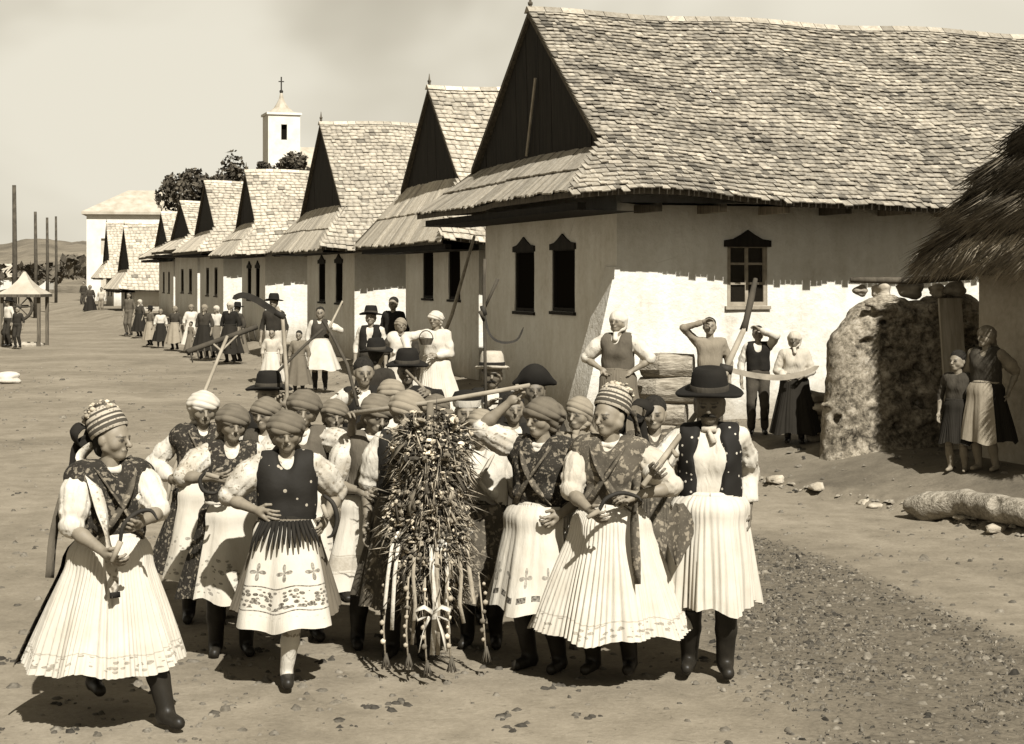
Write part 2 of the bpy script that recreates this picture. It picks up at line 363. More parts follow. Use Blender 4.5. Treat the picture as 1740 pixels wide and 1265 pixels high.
            f = m.math('MULTIPLY', band(0.0, 0.0), 0.0); inkv = 0.1
        f = m.math('MULTIPLY', f, m.rng(m.noise(c, 60, 2), 0.35, 0.6, 0.55, 1.0))
        m.col(m.mix(f, white, sep(inkv))); m.bump(m.noise(m.coord('Object', (3, 3, 0.4)), 18, 4), 0.35, 0.01); MATS[name] = m.m
    skirt('skirt_plain', 0.62, 'plain'); skirt('skirt_lace', 0.62, 'lace'); skirt('apron_embroidered', 0.63, 'embroidered')
    skirt('apron_blocks', 0.62, 'blocks'); skirt('apron_border', 0.60, 'border'); skirt('apron_stripe', 0.62, 'stripe'); skirt('skirt_grey', 0.15, 'plain')
    skirt('skirt_mid', 0.09, 'border'); skirt('skirt_black', 0.022, 'plain'); skirt('skirt_tan', 0.30, 'plain')
    # striped bonnet (UV v)
    m = MT("bonnet_stripe", 0.8, 0.2); uv = m.N("ShaderNodeTexCoord").outputs['UV']; sx = m.N("ShaderNodeSeparateXYZ"); m.L(uv, sx.inputs[0])
    fr = m.math('FRACT', m.math('MULTIPLY', sx.outputs[1], 5.5)); cc = m.coord('Object')
    fl = m.math('LESS_THAN', m.vor(cc, 60), 0.34)
    m.col(m.mix(m.math('LESS_THAN', fr, 0.50), sep(0.06), m.mix(m.math('MULTIPLY', fl, 0.7), sep(0.42), sep(0.12)))); MATS['bonnet'] = m.m
    m = MT("vest_studded", 0.8, 0.2); c = m.coord('Object'); v = m.vor(c, 24); m.col(m.mix(m.math('LESS_THAN', v, 0.17), sep(0.012), sep(0.55))); MATS['vest_studded'] = m.m
    m = MT("vest_rosette", 0.8, 0.2); c = m.coord('Object'); v = m.vor(c, 15); m.col(m.mix(m.math('LESS_THAN', v, 0.17), sep(0.016), sep(0.40))); m.bump(m.noise(c, 14, 4), 0.4, 0.012); MATS['vest_rosette'] = m.m
    for nm, v in (('flower_white', 0.7), ('flower_tan', 0.33), ('flower_dark', 0.05), ('wheat', 0.34), ('wheat_dark', 0.15), ('ribbon', 0.36), ('ribbon_white', 0.66)):
        mat_noise(nm, v * 0.75, v, 20, bump=0.3, tone=(nm.startswith('w') or nm.startswith('f')))
make_materials()

# ---------------------------------------------------------------- smooth solids (distance fields meshed by surface nets)
def RC(a, b, r1, r2=None, k=0.02, op='u'):
    return (op, np.array(a, float), np.array(b, float), r1, r1 if r2 is None else r2, k, None)
def SP(c, r, k=0.02, op='u'): return RC(c, c, r, r, k, op)
def EL(c, rad, k=0.02, op='u', R=None): return (op, np.array(c, float), np.array(rad, float), None, R, k, 'el')
def BOX(c, half, rnd_=0.03, k=0.03, R=None): return ('u', np.array(c, float), np.array(half, float), rnd_, R, k, 'box')
def CUT(n, d):                       # keep n.p < d
    return ('cut', np.array(n, float), d, 0, 0, 0, 'cut')

def field(prims, lo, hi, h):
    lo = np.array(lo, float); hi = np.array(hi, float); dim = np.maximum(4, np.ceil((hi - lo) / h).astype(int) + 1)
    ax = [lo[i] + h * np.arange(dim[i]) for i in range(3)]
    D = np.full(dim, 0.2)
    for op, a, b, r1, r2, k, typ in prims:
        if typ == 'cut':
            D = np.maximum(D, ax[0][:, None, None] * a[0] + ax[1][None, :, None] * a[1] + ax[2][None, None, :] * a[2] - b); continue
        if typ in ('el', 'box'): q_ = b.max() if typ == 'el' else float(np.linalg.norm(b)) + r1; mn = a - q_; mx = a + q_; R_ = r2
        else: rm = max(r1, r2); mn = np.minimum(a, b) - rm; mx = np.maximum(a, b) + rm
        m = 0.03 + k + h
        i0 = np.maximum(0, np.floor((mn - m - lo) / h).astype(int)); i1 = np.minimum(dim, np.ceil((mx + m - lo) / h).astype(int) + 1)
        if (i1 <= i0).any(): continue
        X = ax[0][i0[0]:i1[0], None, None]; Y = ax[1][None, i0[1]:i1[1], None]; Z = ax[2][None, None, i0[2]:i1[2]]
        if typ in ('el', 'box'):
            dx, dy, dz = X - a[0], Y - a[1], Z - a[2]
            if R_ is not None:
                q = [R_[0][i] * dx + R_[1][i] * dy + R_[2][i] * dz for i in range(3)]
            else: q = [dx, dy, dz]
            if typ == 'box':
                w = [np.abs(q[i]) - b[i] for i in range(3)]; full = np.maximum(np.maximum(w[0] + 0 * w[1] + 0 * w[2], w[1]), w[2])
                d = np.sqrt(np.maximum(w[0], 0) ** 2 + np.maximum(w[1], 0) ** 2 + np.maximum(w[2], 0) ** 2) + np.minimum(full, 0) - r1
            else:
              g = np.sqrt((q[0] / b[0]) ** 2 + (q[1] / b[1]) ** 2 + (q[2] / b[2]) ** 2)
              g2 = np.sqrt((q[0] / b[0] ** 2) ** 2 + (q[1] / b[1] ** 2) ** 2 + (q[2] / b[2] ** 2) ** 2) + 1e-9
              d = g * (g - 1) / g2
        else:
            ab = b - a; L2 = ab.dot(ab)
            if L2 < 1e-12: d = np.sqrt((X - a[0]) ** 2 + (Y - a[1]) ** 2 + (Z - a[2]) ** 2) - r1
            else:
                t = np.clip(((X - a[0]) * ab[0] + (Y - a[1]) * ab[1] + (Z - a[2]) * ab[2]) / L2, 0, 1)
                d = np.sqrt((X - a[0] - t * ab[0]) ** 2 + (Y - a[1] - t * ab[1]) ** 2 + (Z - a[2] - t * ab[2]) ** 2) - (r1 + (r2 - r1) * t)
        sl = (slice(i0[0], i1[0]), slice(i0[1], i1[1]), slice(i0[2], i1[2])); A = D[sl]
        if op == 'u':
            w = np.clip(0.5 + 0.5 * (A - d) / k, 0, 1); D[sl] = A + (d - A) * w - k * w * (1 - w)
        else:
            w = np.clip(0.5 - 0.5 * (A + d) / k, 0, 1); D[sl] = A + (-d - A) * w + k * w * (1 - w)
    return D, lo, ax

def nets(D, lo, h):
    D = D.copy(); D[0], D[-1] = 1, 1; D[:, 0], D[:, -1] = 1, 1; D[:, :, 0], D[:, :, -1] = 1, 1
    S = D < 0; c = [(i, j, k) for i in (0, 1) for j in (0, 1) for k in (0, 1)]
    nx, ny, nz = D.shape
    cnt = np.zeros((nx - 1, ny - 1, nz - 1), dtype=np.int8)
    for i, j, k in c: cnt += S[i:nx - 1 + i, j:ny - 1 + j, k:nz - 1 + k]
    act = np.argwhere((cnt > 0) & (cnt < 8))
    if len(act) == 0: return np.zeros((0, 3)), np.zeros((0, 4), int)
    idx = -np.ones(cnt.shape, dtype=np.int64); idx[act[:, 0], act[:, 1], act[:, 2]] = np.arange(len(act))
    P = np.zeros((len(act), 3)); n = np.zeros(len(act))
    for a in range(8):
        for b in range(a + 1, 8):
            da = np.array(c[b]) - np.array(c[a])
            if np.abs(da).sum() != 1: continue
            A = act + c[a]; B = act + c[b]; d0 = D[A[:, 0], A[:, 1], A[:, 2]]; d1 = D[B[:, 0], B[:, 1], B[:, 2]]
            m = (d0 < 0) != (d1 < 0); t = np.where(m, d0 / np.where(m, d0 - d1, 1), 0)
            P += np.where(m[:, None], A + t[:, None] * da, 0); n += m
    P = P / n[:, None] * h + lo
    quads = []
    for axn in range(3):
        u, v = (axn + 1) % 3, (axn + 2) % 3
        s0 = [slice(None)] * 3; s1 = [slice(None)] * 3; s0[axn] = slice(0, -1); s1[axn] = slice(1, None)
        E = np.argwhere(S[tuple(s0)] != S[tuple(s1)])
        E = E[(E[:, u] > 0) & (E[:, v] > 0) & (E[:, u] < D.shape[u] - 1) & (E[:, v] < D.shape[v] - 1)]
        if len(E) == 0: continue
        du = np.zeros(3, int); du[u] = 1; dv = np.zeros(3, int); dv[v] = 1
        q = [E - du - dv, E - dv, E, E - du]
        Q = np.stack([idx[w[:, 0], w[:, 1], w[:, 2]] for w in q], 1)
        fl = ~S[E[:, 0], E[:, 1], E[:, 2]]; Q[fl] = Q[fl][:, ::-1]
        quads.append(Q)
    return P, np.concatenate(quads)

def solid(prims, lo, hi, h, wrinkle=0.0, seed=0, wf=14.0, disp=None):
    D, lo, ax = field(prims, lo, hi, h)
    if disp is not None: D = D + disp(ax[0][:, None, None], ax[1][None, :, None], ax[2][None, None, :])
    if wrinkle:
        r = random.Random(seed); X = ax[0][:, None, None]; Y = ax[1][None, :, None]; Z = ax[2][None, None, :]
        W = 0
        for i in range(5):
            kx, ky, kz = [r.uniform(-1, 1) * wf * (1 + 0.5 * i) for _ in range(3)]
            W = W + np.sin(X * kx + Y * ky + Z * kz * 0.8 + r.uniform(0, 6.28)) / (1 + 0.45 * i)
        D = D + W * wrinkle * 0.55
    return nets(D, lo, h)

def bounds(prims, pad):
    mn = np.full(3, 9.0); mx = np.full(3, -9.0)
    for op, a, b, r1, r2, k, typ in prims:
        if op != 'u': continue
        if typ == 'box': q_ = float(np.linalg.norm(b)) + r1; mn = np.minimum(mn, a - q_); mx = np.maximum(mx, a + q_)
        elif typ == 'el': mn = np.minimum(mn, a - b.max()); mx = np.maximum(mx, a + b.max())
        else: r = max(r1, r2); mn = np.minimum(mn, np.minimum(a, b) - r); mx = np.maximum(mx, np.maximum(a, b) + r)
    return mn - pad, mx + pad


# ---------------------------------------------------------------- ground
DV = Vector((-0.308, 0.951)).normalized()       # direction of the street (and of every house front)
SV = Vector((DV.y, -DV.x))                      # from the street into the plots
HROT = math.atan2(SV.y, SV.x)                   # local x = SV, local y = DV
def sstep(x, a, b):
    t = np.clip((x - a) / (b - a), 0, 1); return t * t * (3 - 2 * t)
def edge_x(Y): return np.where(Y < 23, 2.87 - 0.45 * (Y - 19), 1.07 - 0.36 * (Y - 23))
def gz(X, Y):
    X = np.asarray(X, float); Y = np.asarray(Y, float)
    e = edge_x(np.maximum(Y, 10.0)) + 0.10 * fbm(X * 0 + Y * 1.3, Y * 0.7, 5, 3)
    on = sstep(Y, 10.5, 13)
    fade = 1 - sstep(Y, 120, 200)
    z = (0.085 * sstep(X, e, e + 0.12) + 0.27 * sstep(X, e + 0.1, e + 1.7)) * on * fade
    z = z + 0.012 * fbm(X * 0.7, Y * 0.7, 11, 4) * (1 - sstep(Y, 60, 120)) + 0.005 * fbm(X * 6, Y * 6, 12, 3) * (1 - sstep(Y, 25, 40))
    for off, dp in ((-2.4, 0.022), (-0.9, 0.022), (-4.6, 0.016), (-3.2, 0.016)):        # worn cart ruts down the street
        xr = 1.44 - 0.324 * (Y - 23) + off + 0.25 * np.sin(Y * 0.21 + off); z = z - dp * np.exp(-((X - xr) / 0.13) ** 2) * (0.6 + 0.4 * np.sin(Y * 0.9 + off * 3)) + 0.4 * dp * np.exp(-((X - xr - 0.22) / 0.1) ** 2)
    return z
def g1(X, Y): return float(gz(np.array([X]), np.array([Y]))[0])
def litter_mask(X, Y):
    xl = 2.24 + (15.5 - Y) * 0.235
    n = 0.35 * fbm(X * 1.4, Y * 1.4, 21, 4)
    a = sstep(X + n, 1.0, 1.9) * (1 - sstep(X + 0.3 * n, xl - 0.15, xl + 0.15)) * (1 - sstep(Y, 15, 16.5))
    return a
def make_ground():
    rows = np.concatenate([[-60, -20, -5, 1.5], 3.0 * np.exp(np.arange(0, 395) * 0.0152)])
    U = np.concatenate([[-3.0, -1.6, -0.9], np.linspace(-0.42, 0.42, 330), [0.9, 1.6, 3.0]])
    YY = np.repeat(rows[:, None], len(U), 1); XX = U[None, :] * np.maximum(np.abs(YY), 12)
    ZZ = gz(XX, YY); T = np.clip(litter_mask(XX, YY), 0, 1)
    V = np.stack([XX.ravel(), YY.ravel(), ZZ.ravel()], 1); nr, nc = XX.shape
    i = np.arange(nr - 1)[:, None] * nc + np.arange(nc - 1)[None, :]
    Q = np.stack([i, i + 1, i + nc + 1, i + nc], -1).reshape(-1, 4)
    o = link("ground", mesh_np("ground", V, Q, MATS['ground'], True, T.ravel())); tag(o, kind='structure')
    e = edge_x(np.maximum(YY, 10.0)) + 0.10 * fbm(XX * 0 + YY * 1.3, YY * 0.7, 5, 3)
    Bk = (sstep(XX, e + 0.10, e + 0.22) * sstep(YY, 11, 13) * (1 - sstep(YY, 24, 30)) * np.clip(0.75 + 0.4 * fbm(XX * 2, YY * 2, 44, 3), 0, 1)).ravel()
    ca = o.data.color_attributes.new("bank", 'FLOAT_COLOR', 'POINT'); ca.data.foreach_set("color", np.stack([Bk, Bk, Bk, np.ones_like(Bk)], 1).astype(np.float32).ravel())
make_ground()

# ---------------------------------------------------------------- shingled houses
def wall_panel(mb_map, a0, a1, z0, z1, holes, depth, step=0.28, amp=0.012, seed=0):
    """plastered wall with real openings; mb_map(a, z, d) -> local point (d = inwards)"""
    A = sorted(set([a0, a1] + [h[0] for h in holes] + [h[1] for h in holes])); Zs = sorted(set([z0, z1] + [h[2] for h in holes] + [h[3] for h in holes]))
    def refine(L):
        out = []
        for p, q in zip(L, L[1:]):
            n = max(1, int(round((q - p) / step))); out += [p + (q - p) * i / n for i in range(n)]
        return out + [L[-1]]
    A = refine(A); Zs = refine(Zs); V = []; fcs = []; ix = {}
    def vid(i, j):
        if (i, j) not in ix:
            a, z = A[i], Zs[j]; edge = i in (0, len(A) - 1)
            ix[(i, j)] = len(V); V.append(mb_map(a, z, 0 if edge else amp * float(fbm(a * 2.1, z * 2.3, seed, 3))))
        return ix[(i, j)]
    for i in range(len(A) - 1):
        for j in range(len(Zs) - 1):
            ca, cz = (A[i] + A[i + 1]) / 2, (Zs[j] + Zs[j + 1]) / 2
            if any(h[0] < ca < h[1] and h[2] < cz < h[3] for h in holes): continue
            fcs.append((vid(i, j), vid(i + 1, j), vid(i + 1, j + 1), vid(i, j + 1)))
    for h in holes:
        b = len(V)
        V += [mb_map(h[0], h[2], 0), mb_map(h[1], h[2], 0), mb_map(h[1], h[3], 0), mb_map(h[0], h[3], 0)]
        V += [mb_map(h[0], h[2], depth), mb_map(h[1], h[2], depth), mb_map(h[1], h[3], depth), mb_map(h[0], h[3], depth)]
        fcs += [(b, b + 4, b + 5, b + 1), (b + 1, b + 5, b + 6, b + 2), (b + 2, b + 6, b + 7, b + 3), (b + 3, b + 7, b + 4, b)]
    return V, fcs

def make_window(root, mp, h, lod, wood='window_wood', crest=True, bars=True):
    """window part > frame, pane, bar; mp(a,z,d): d inwards"""
    a0, a1, z0, z1 = h; dep = 0.07
    def bx(mb, p0, p1, q0, q1, d0, d1):
        mb.hexa([mp(p0, q0, d0), mp(p1, q0, d0), mp(p1, q0, d1), mp(p0, q0, d1), mp(p0, q1, d0), mp(p1, q1, d0), mp(p1, q1, d1), mp(p0, q1, d1)])
    fr = MB(); t = 0.055 if lod < 2 else 0.07
    bx(fr, a0, a0 + t, z0, z1, 0.015, dep); bx(fr, a1 - t, a1, z0, z1, 0.015, dep); bx(fr, a0 + t, a1 - t, z0, z0 + t, 0.016, dep); bx(fr, a0 + t, a1 - t, z1 - t, z1, 0.016, dep)
    f = fr.build("window", MATS[wood], root)
    g = MB(); g.add([mp(a0 + t, z0 + t, dep - 0.012), mp(a1 - t, z0 + t, dep - 0.012), mp(a1 - t, z1 - t, dep - 0.012), mp(a0 + t, z1 - t, dep - 0.012)], [(0, 1, 2, 3)])
    g.build("pane", MATS['glass' if bars else 'inside'], f)
    if lod < 2 and bars:
        c = (a0 + a1) / 2; b = MB(); bx(b, c - 0.025, c + 0.025, z0 + t, z1 - t, 0.028, dep - 0.013); b.build("mullion", MATS[wood], f)
        for q in (0.36, 0.68):
            zz = z0 + (z1 - z0) * q; b = MB(); bx(b, a0 + t, c - 0.025, zz - 0.016, zz + 0.016, 0.03, dep - 0.013); bx(b, c + 0.025, a1 - t, zz - 0.016, zz + 0.016, 0.03, dep - 0.013); b.build("glazing_bar", MATS[wood], f)
    if crest:
        c = (a0 + a1) / 2; hw = (a1 - a0) / 2 + 0.05
        poly = [(c - hw, z1 - 0.04), (c + hw, z1 - 0.04), (c + hw, z1 + 0.05), (c + hw * 0.62, z1 + 0.07), (c + hw * 0.3, z1 + 0.13), (c, z1 + 0.20), (c - hw * 0.3, z1 + 0.13), (c - hw * 0.62, z1 + 0.07), (c - hw, z1 + 0.05)]
        n = len(poly); pr = MB(); pr.add([mp(a, z, -0.03) for a, z in poly] + [mp(a, z, 0.012) for a, z in poly], [tuple(range(n)), tuple(range(2 * n - 1, n - 1, -1))] + [(i, n + i, n + (i + 1) % n, (i + 1) % n) for i in range(n)])
        pr.build("window_crest", MATS['dark_boards'], f)
    sl = MB(); bx(sl, a0 - 0.04, a1 + 0.04, z0 - 0.05, z0 - 0.002, -0.04, 0.02); sl.build("sill", MATS[wood], f)

def make_house(label, C, w, wg, zg, zp, L, zb, lod, rot=0.0, fwin=(), swin=(), ex=0.95, pent=0.82, exposure=0.13, boards=0, group='gabled village houses along the street', seed=1, wallmat='plaster', name='village_house', roof_len=None, sag_amp=0.09, pale=1.0):
    rnd = random.Random(seed); R = np.random.default_rng(seed)
    root = empty(name, (C[0], C[1], 0), HROT + rot); tag(root, label, 'house', group)
    c = w / 2; hg = wg / 2; sl = (zp - zg) / hg; he = c + ex; ze = zp - sl * he; th = math.atan(sl); cs, sn = math.cos(th), math.sin(th)
    RL = roof_len or L
    def sag(x, y): return sag_amp * math.sin(0.85 * x + 0.4 + seed) * min(1, abs(y - c) / he) ** 2 + 0.025 * math.sin(1.9 * x + 1.3 * seed)
    def zr(y): return zp - sl * abs(y - c)
    # walls: front x=0 (faces -x), lit side y=0 (faces -y), far side and back closed
    top = zr(0) - 0.10
    fm = lambda a, z, d: (d, a, z)
    V, Fq = wall_panel(fm, 0, w, zb - 0.3, top, [h for h in fwin], 0.07, 0.3 if lod < 2 else 1.2, 0.014, seed)
    Fq = [f[::-1] for f in Fq]
    mb = MB(); mb.add(V, Fq); mb.build("wall", MATS[wallmat], root, smooth=False)
    sm = lambda a, z, d: (a, d, z)
    V, Fq = wall_panel(sm, 0, L, zb - 0.3, top, [h for h in swin], 0.07, 0.3 if lod < 2 else 1.5, 0.018, seed + 1)
    mb = MB(); mb.add(V, Fq); mb.build("wall", MATS[wallmat], root)
    mb = MB(); mb.add([(0, w, zb - 0.3), (L, w, zb - 0.3), (L, w, top), (0, w, top), (L, 0, zb - 0.3), (L, 0, top)], [(0, 1, 2, 3), (4, 5, 2, 1)]); mb.build("wall", MATS[wallmat], root)
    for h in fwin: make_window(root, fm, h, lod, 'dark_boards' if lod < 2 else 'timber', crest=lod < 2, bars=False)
    for h in swin: make_window(root, sm, h, lod, 'window_wood')
    # gable of dark boards on plane x=-0.15, leaning slightly over the street
    def gx(z): return -0.15 - 0.05 * (z - zg) / max(0.1, zp - zg)
    nb = boards or (7 if lod < 2 else 1)
    gr = None
    for i in range(nb):
        y0 = c - hg + 2 * hg * i / nb + (0.006 if nb > 1 else 0); y1 = c - hg + 2 * hg * (i + 1) / nb - (0.006 if nb > 1 else 0)
        ys = sorted({y0, y1} | ({c} if y0 < c < y1 else set()))
        poly = [(y0, zg - 0.12), (y1, zg - 0.12)] + [(y, zp - sl * abs(y - c) - 0.07) for y in reversed(ys)]
        poly = [(a, max(b, zg - 0.12 + 0.001 * k)) for k, (a, b) in enumerate(poly)]
        n = len(poly); mb = MB(); off = rnd.uniform(0, 0.012)
        mb.add([(gx(z) - off, y, z) for y, z in poly] + [(gx(z) + 0.05, y, z) for y, z in poly], [tuple(range(n - 1, -1, -1)), tuple(range(n, 2 * n))] + [(k, (k + 1) % n, n + (k + 1) % n, n + k) for k in range(n)])
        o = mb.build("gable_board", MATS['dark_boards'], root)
    if lod == 0:
        mb = MB(); mb.tube([(-0.20, c + 0.25, zg + 0.1), (-0.24, c - 0.30, zg + 1.25)], 0.022, 6); mb.build("batten", MATS['timber_light'], root)
    mb = MB(); mb.tube([(-0.22, c, zp - 0.1), (-0.22, c, zp + 0.10), (-0.22, c, zp + 0.30)], [0.035, 0.03, 0.006], 6); mb.ball((-0.22, c, zp + 0.14), 0.045, 1, 0); mb.build("finial", MATS['timber'], root, True)
    # roof body (closed slab under the shingles)
    nx = 24 if lod < 2 else 8; mb = MB()
    xs = [-0.26 + (RL + 0.26) * i / nx for i in range(nx + 1)]
    def strip(ya, yb, xa0, xb0):
        Vv = []; Ff = []
        for i in range(nx + 1):
            for y, x0 in ((ya, xa0), (yb, xb0)):
                x = x0 + (RL - x0) * i / nx; zz = zr(y) + sag(x, y)
                Vv += [(x, y, zz), (x, y, zz - 0.09)]
        for i in range(nx):
            b = i * 4; Ff += [(b, b + 2, b + 6, b + 4), (b + 1, b + 5, b + 7, b + 3), (b, b + 4, b + 5, b + 1), (b + 2, b + 3, b + 7, b + 6)]
        Ff += [(0, 1, 3, 2), (nx * 4, nx * 4 + 2, nx * 4 + 3, nx * 4 + 1)]
        mb.add(Vv, Ff)
    xo = -0.15 - pent
    strip(c, c - hg, -0.26, -0.26); strip(c - hg - 0.001, c - he, -0.16, xo); strip(c, c + hg, -0.26, -0.26); strip(c + hg + 0.001, c + he, -0.16, xo)
    mb.build("roof", MATS['timber'], root)
    # pent roof over the front: boards running down to the street
    def pz(t, y): return zg - 0.02 + (ze - zg) * t + sag(-0.5, c - he) * t * (1 if y < c else 0.6) + 0.05 * (1 - t) * math.sin(math.pi * min(1, max(0, (y - c + hg) / wg)))
    mb = MB(); n = 16; Vv = []
    for i in range(n + 1):
        q = i / n; ya = c - hg + wg * q; yb = c - he + 2 * he * q
        Vv += [(-0.10, ya, pz(0, ya) - 0.02), (xo, yb, pz(1, yb) - 0.02), (-0.10, ya, pz(0, ya) - 0.10), (xo, yb, pz(1, yb) - 0.10)]
    Ff = []
    for i in range(n):
        b = i * 4; Ff += [(b, b + 4, b + 5, b + 1), (b + 2, b + 3, b + 7, b + 6), (b + 1, b + 5, b + 7, b + 3), (b, b + 2, b + 6, b + 4)]
    Ff += [(0, 1, 3, 2), (n * 4, n * 4 + 2, n * 4 + 3, n * 4 + 1)]
    mb.add(Vv, Ff); pent_o = mb.build("pent_roof", MATS['timber'], root)
    npl = {0: 62, 1: 34, 2: 14}[lod]; rows = 2 if lod < 2 else 1
    join = MB()
    for rw in range(rows):
        for i in range(npl):
            q0 = i / npl + rnd.uniform(-.1, .1) / npl; q1 = (i + 0.97) / npl
            if q1 > 1: q1 = 1
            t0 = (0.0 if rw == 0 else 0.48) - 0.02; t1 = (0.58 if rw == 0 else 1.03 + rnd.uniform(0, 0.05)); 
            if rows == 1: t1 = 1.04
            lift = 0.045 if rw == 0 and rows == 2 else 0.012; lift += rnd.uniform(0, 0.018)
            P8 = []
            for dz in (0.0, 0.022):
                for q, t in ((q0, t0), (q1, t0), (q1, t1), (q0, t1)):
                    y = (c - hg + wg * q) * (1 - t) + (c - he + 2 * he * q) * t; x = -0.12 + (xo + 0.12) * t
                    P8.append((x, y, pz(t, y) + dz + lift * (0.4 + 0.6 * t if rw else 1)))
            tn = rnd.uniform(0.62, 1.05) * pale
            P8 = [P8[0], P8[3], P8[2], P8[1], P8[4], P8[7], P8[6], P8[5]]
            if lod == 0: m1 = MB(); m1.hexa(P8, tn); m1.build("shingle_board", MATS['shingle'], pent_o)
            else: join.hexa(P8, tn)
    if lod: tag(join.build("shingle_boards", MATS['shingle'], pent_o), kind='stuff')
    # shingle courses on the lit slope
    slope = he / cs; nrow = int(slope / exposure) + 1; cand = []
    wsh = exposure * (0.95 if lod == 0 else 1.05)
    for r in range(nrow):
        t = -0.085 + r * exposure; y = c - he + t * cs
        x0 = -0.27 if y > c - hg else xo - 0.02 + (1 - max(0, (c - hg - y)) / max(0.01, (he - hg))) * (pent - 0.03)
        x = x0 + R.uniform(-0.5, 0) * wsh * (0 if r % 2 else 1)
        while x < RL:
            ww = wsh * R.uniform(0.6, 1.45); cand.append((max(x, x0), x + ww * 0.96, t + R.uniform(-0.016, 0.012) - (abs(R.normal(0, 0.035)) if r == 0 else 0), r)); x += ww
    slots = []; verts = []; tones = []
    for xa, xb, t, r in cand:
        xm = (xa + xb) / 2
        tn = 0.78 + (0.26 if lod == 0 else 0.13) * float(fbm(xm * 2.2 + r * 0.42, r * 0.30 - xm * 0.5, 31 + seed, 4)) + R.normal(0, 0.17 if lod == 0 else 0.08)
        if R.random() < 0.05: tn *= 0.5
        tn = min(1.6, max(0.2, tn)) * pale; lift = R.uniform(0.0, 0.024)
        P = []
        for (x, tt, o) in ((xa, t, 0.032 + lift), (xb, t, 0.032 + lift + R.uniform(-.005, .008)), (xb, t + exposure * 1.9, 0.006), (xa, t + exposure * 1.9, 0.006)):
            for hh in (0, 0.017 if tt == t else 0.010):
                tc = min(tt, slope + 0.02); y = c - he + tc * cs; z = zp - sl * he + tc * sn + sag(x, y)
                P.append((x, y - sn * (o + hh), z + cs * (o + hh)))
        slots.append([P[0], P[2], P[4], P[6], P[1], P[3], P[5], P[7]]); tones.append(tn)
    order = list(range(len(slots)))
    roof_o = [o for o in root.children if o.name.startswith("roof")][0]
    if lod == 0:
        W = root.matrix_basis if False else Matrix.Translation((C[0], C[1], 0)) @ Matrix.Rotation(HROT + rot, 4, 'Z')
        def key(i):
            p = W @ Vector(slots[i][0]); return p.y if abs(p.x / p.y) < 0.31 else 99
        order.sort(key=key)
        for i in order[:300]:
            o3 = Vector(slots[i][0]); m1 = MB(); m1.hexa([Vector(p) - o3 for p in slots[i]], tones[i]); o = m1.build("shingle", MATS['shingle'], roof_o); o.location = o3
        order = order[300:]
    Vv = np.array([slots[i] for i in order], dtype=np.float32).reshape(-1, 3); nS = len(order)
    Qf = np.array([(3, 2, 1, 0), (4, 5, 6, 7), (0, 1, 5, 4), (1, 2, 6, 5), (2, 3, 7, 6), (3, 0, 4, 7)])
    Q = (np.arange(nS)[:, None, None] * 8 + Qf[None]).reshape(-1, 4)
    o = link("shingle_courses", mesh_np("shingle_courses", Vv, Q, MATS['shingle'], False, np.repeat([tones[i] for i in order], 8)), roof_o); tag(o, kind='stuff')
    # ridge capping
    mb = MB(); x = -0.28
    while x < RL:
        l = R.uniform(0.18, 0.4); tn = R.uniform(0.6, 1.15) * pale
        mb.hexa([(x, c - 0.13, zp - 0.02 + sag(x, c)), (x + l, c - 0.13, zp - 0.02 + sag(x + l, c)), (x + l, c + 0.13, zp - 0.02 + sag(x + l, c)), (x, c + 0.13, zp - 0.02 + sag(x, c)),
                 (x, c - 0.02, zp + 0.075 + sag(x, c)), (x + l, c - 0.02, zp + 0.075 + sag(x + l, c)), (x + l, c + 0.02, zp + 0.075 + sag(x + l, c)), (x, c + 0.02, zp + 0.075 + sag(x, c))], tn); x += l + 0.01
    mb.build("ridge_capping", MATS['shingle'], roof_o)
    # timbers under the eaves
    zb_ = ze - 0.06
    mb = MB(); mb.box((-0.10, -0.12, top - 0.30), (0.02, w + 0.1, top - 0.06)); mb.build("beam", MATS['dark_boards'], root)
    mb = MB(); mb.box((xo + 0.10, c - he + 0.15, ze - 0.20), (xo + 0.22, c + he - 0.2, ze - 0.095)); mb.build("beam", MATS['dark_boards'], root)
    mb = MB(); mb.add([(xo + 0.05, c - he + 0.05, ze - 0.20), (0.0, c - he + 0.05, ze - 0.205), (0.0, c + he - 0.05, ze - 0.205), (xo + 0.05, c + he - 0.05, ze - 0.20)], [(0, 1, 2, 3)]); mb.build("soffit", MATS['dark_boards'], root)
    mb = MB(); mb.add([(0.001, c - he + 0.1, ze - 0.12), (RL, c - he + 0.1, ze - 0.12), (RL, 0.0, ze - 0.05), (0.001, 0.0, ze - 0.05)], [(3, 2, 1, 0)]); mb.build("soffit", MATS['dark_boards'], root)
    if lod < 2:
        for i in range(9 if lod == 0 else 5):
            x = 0.3 + i * 0.95; mb = MB(); mb.box((x - 0.05, c - he + 0.18, ze - 0.20), (x + 0.05, 0.02, ze - 0.09), 1.0 + (i % 3) * 1.1); mb.build("rafter", MATS['timber'], root)
    return root

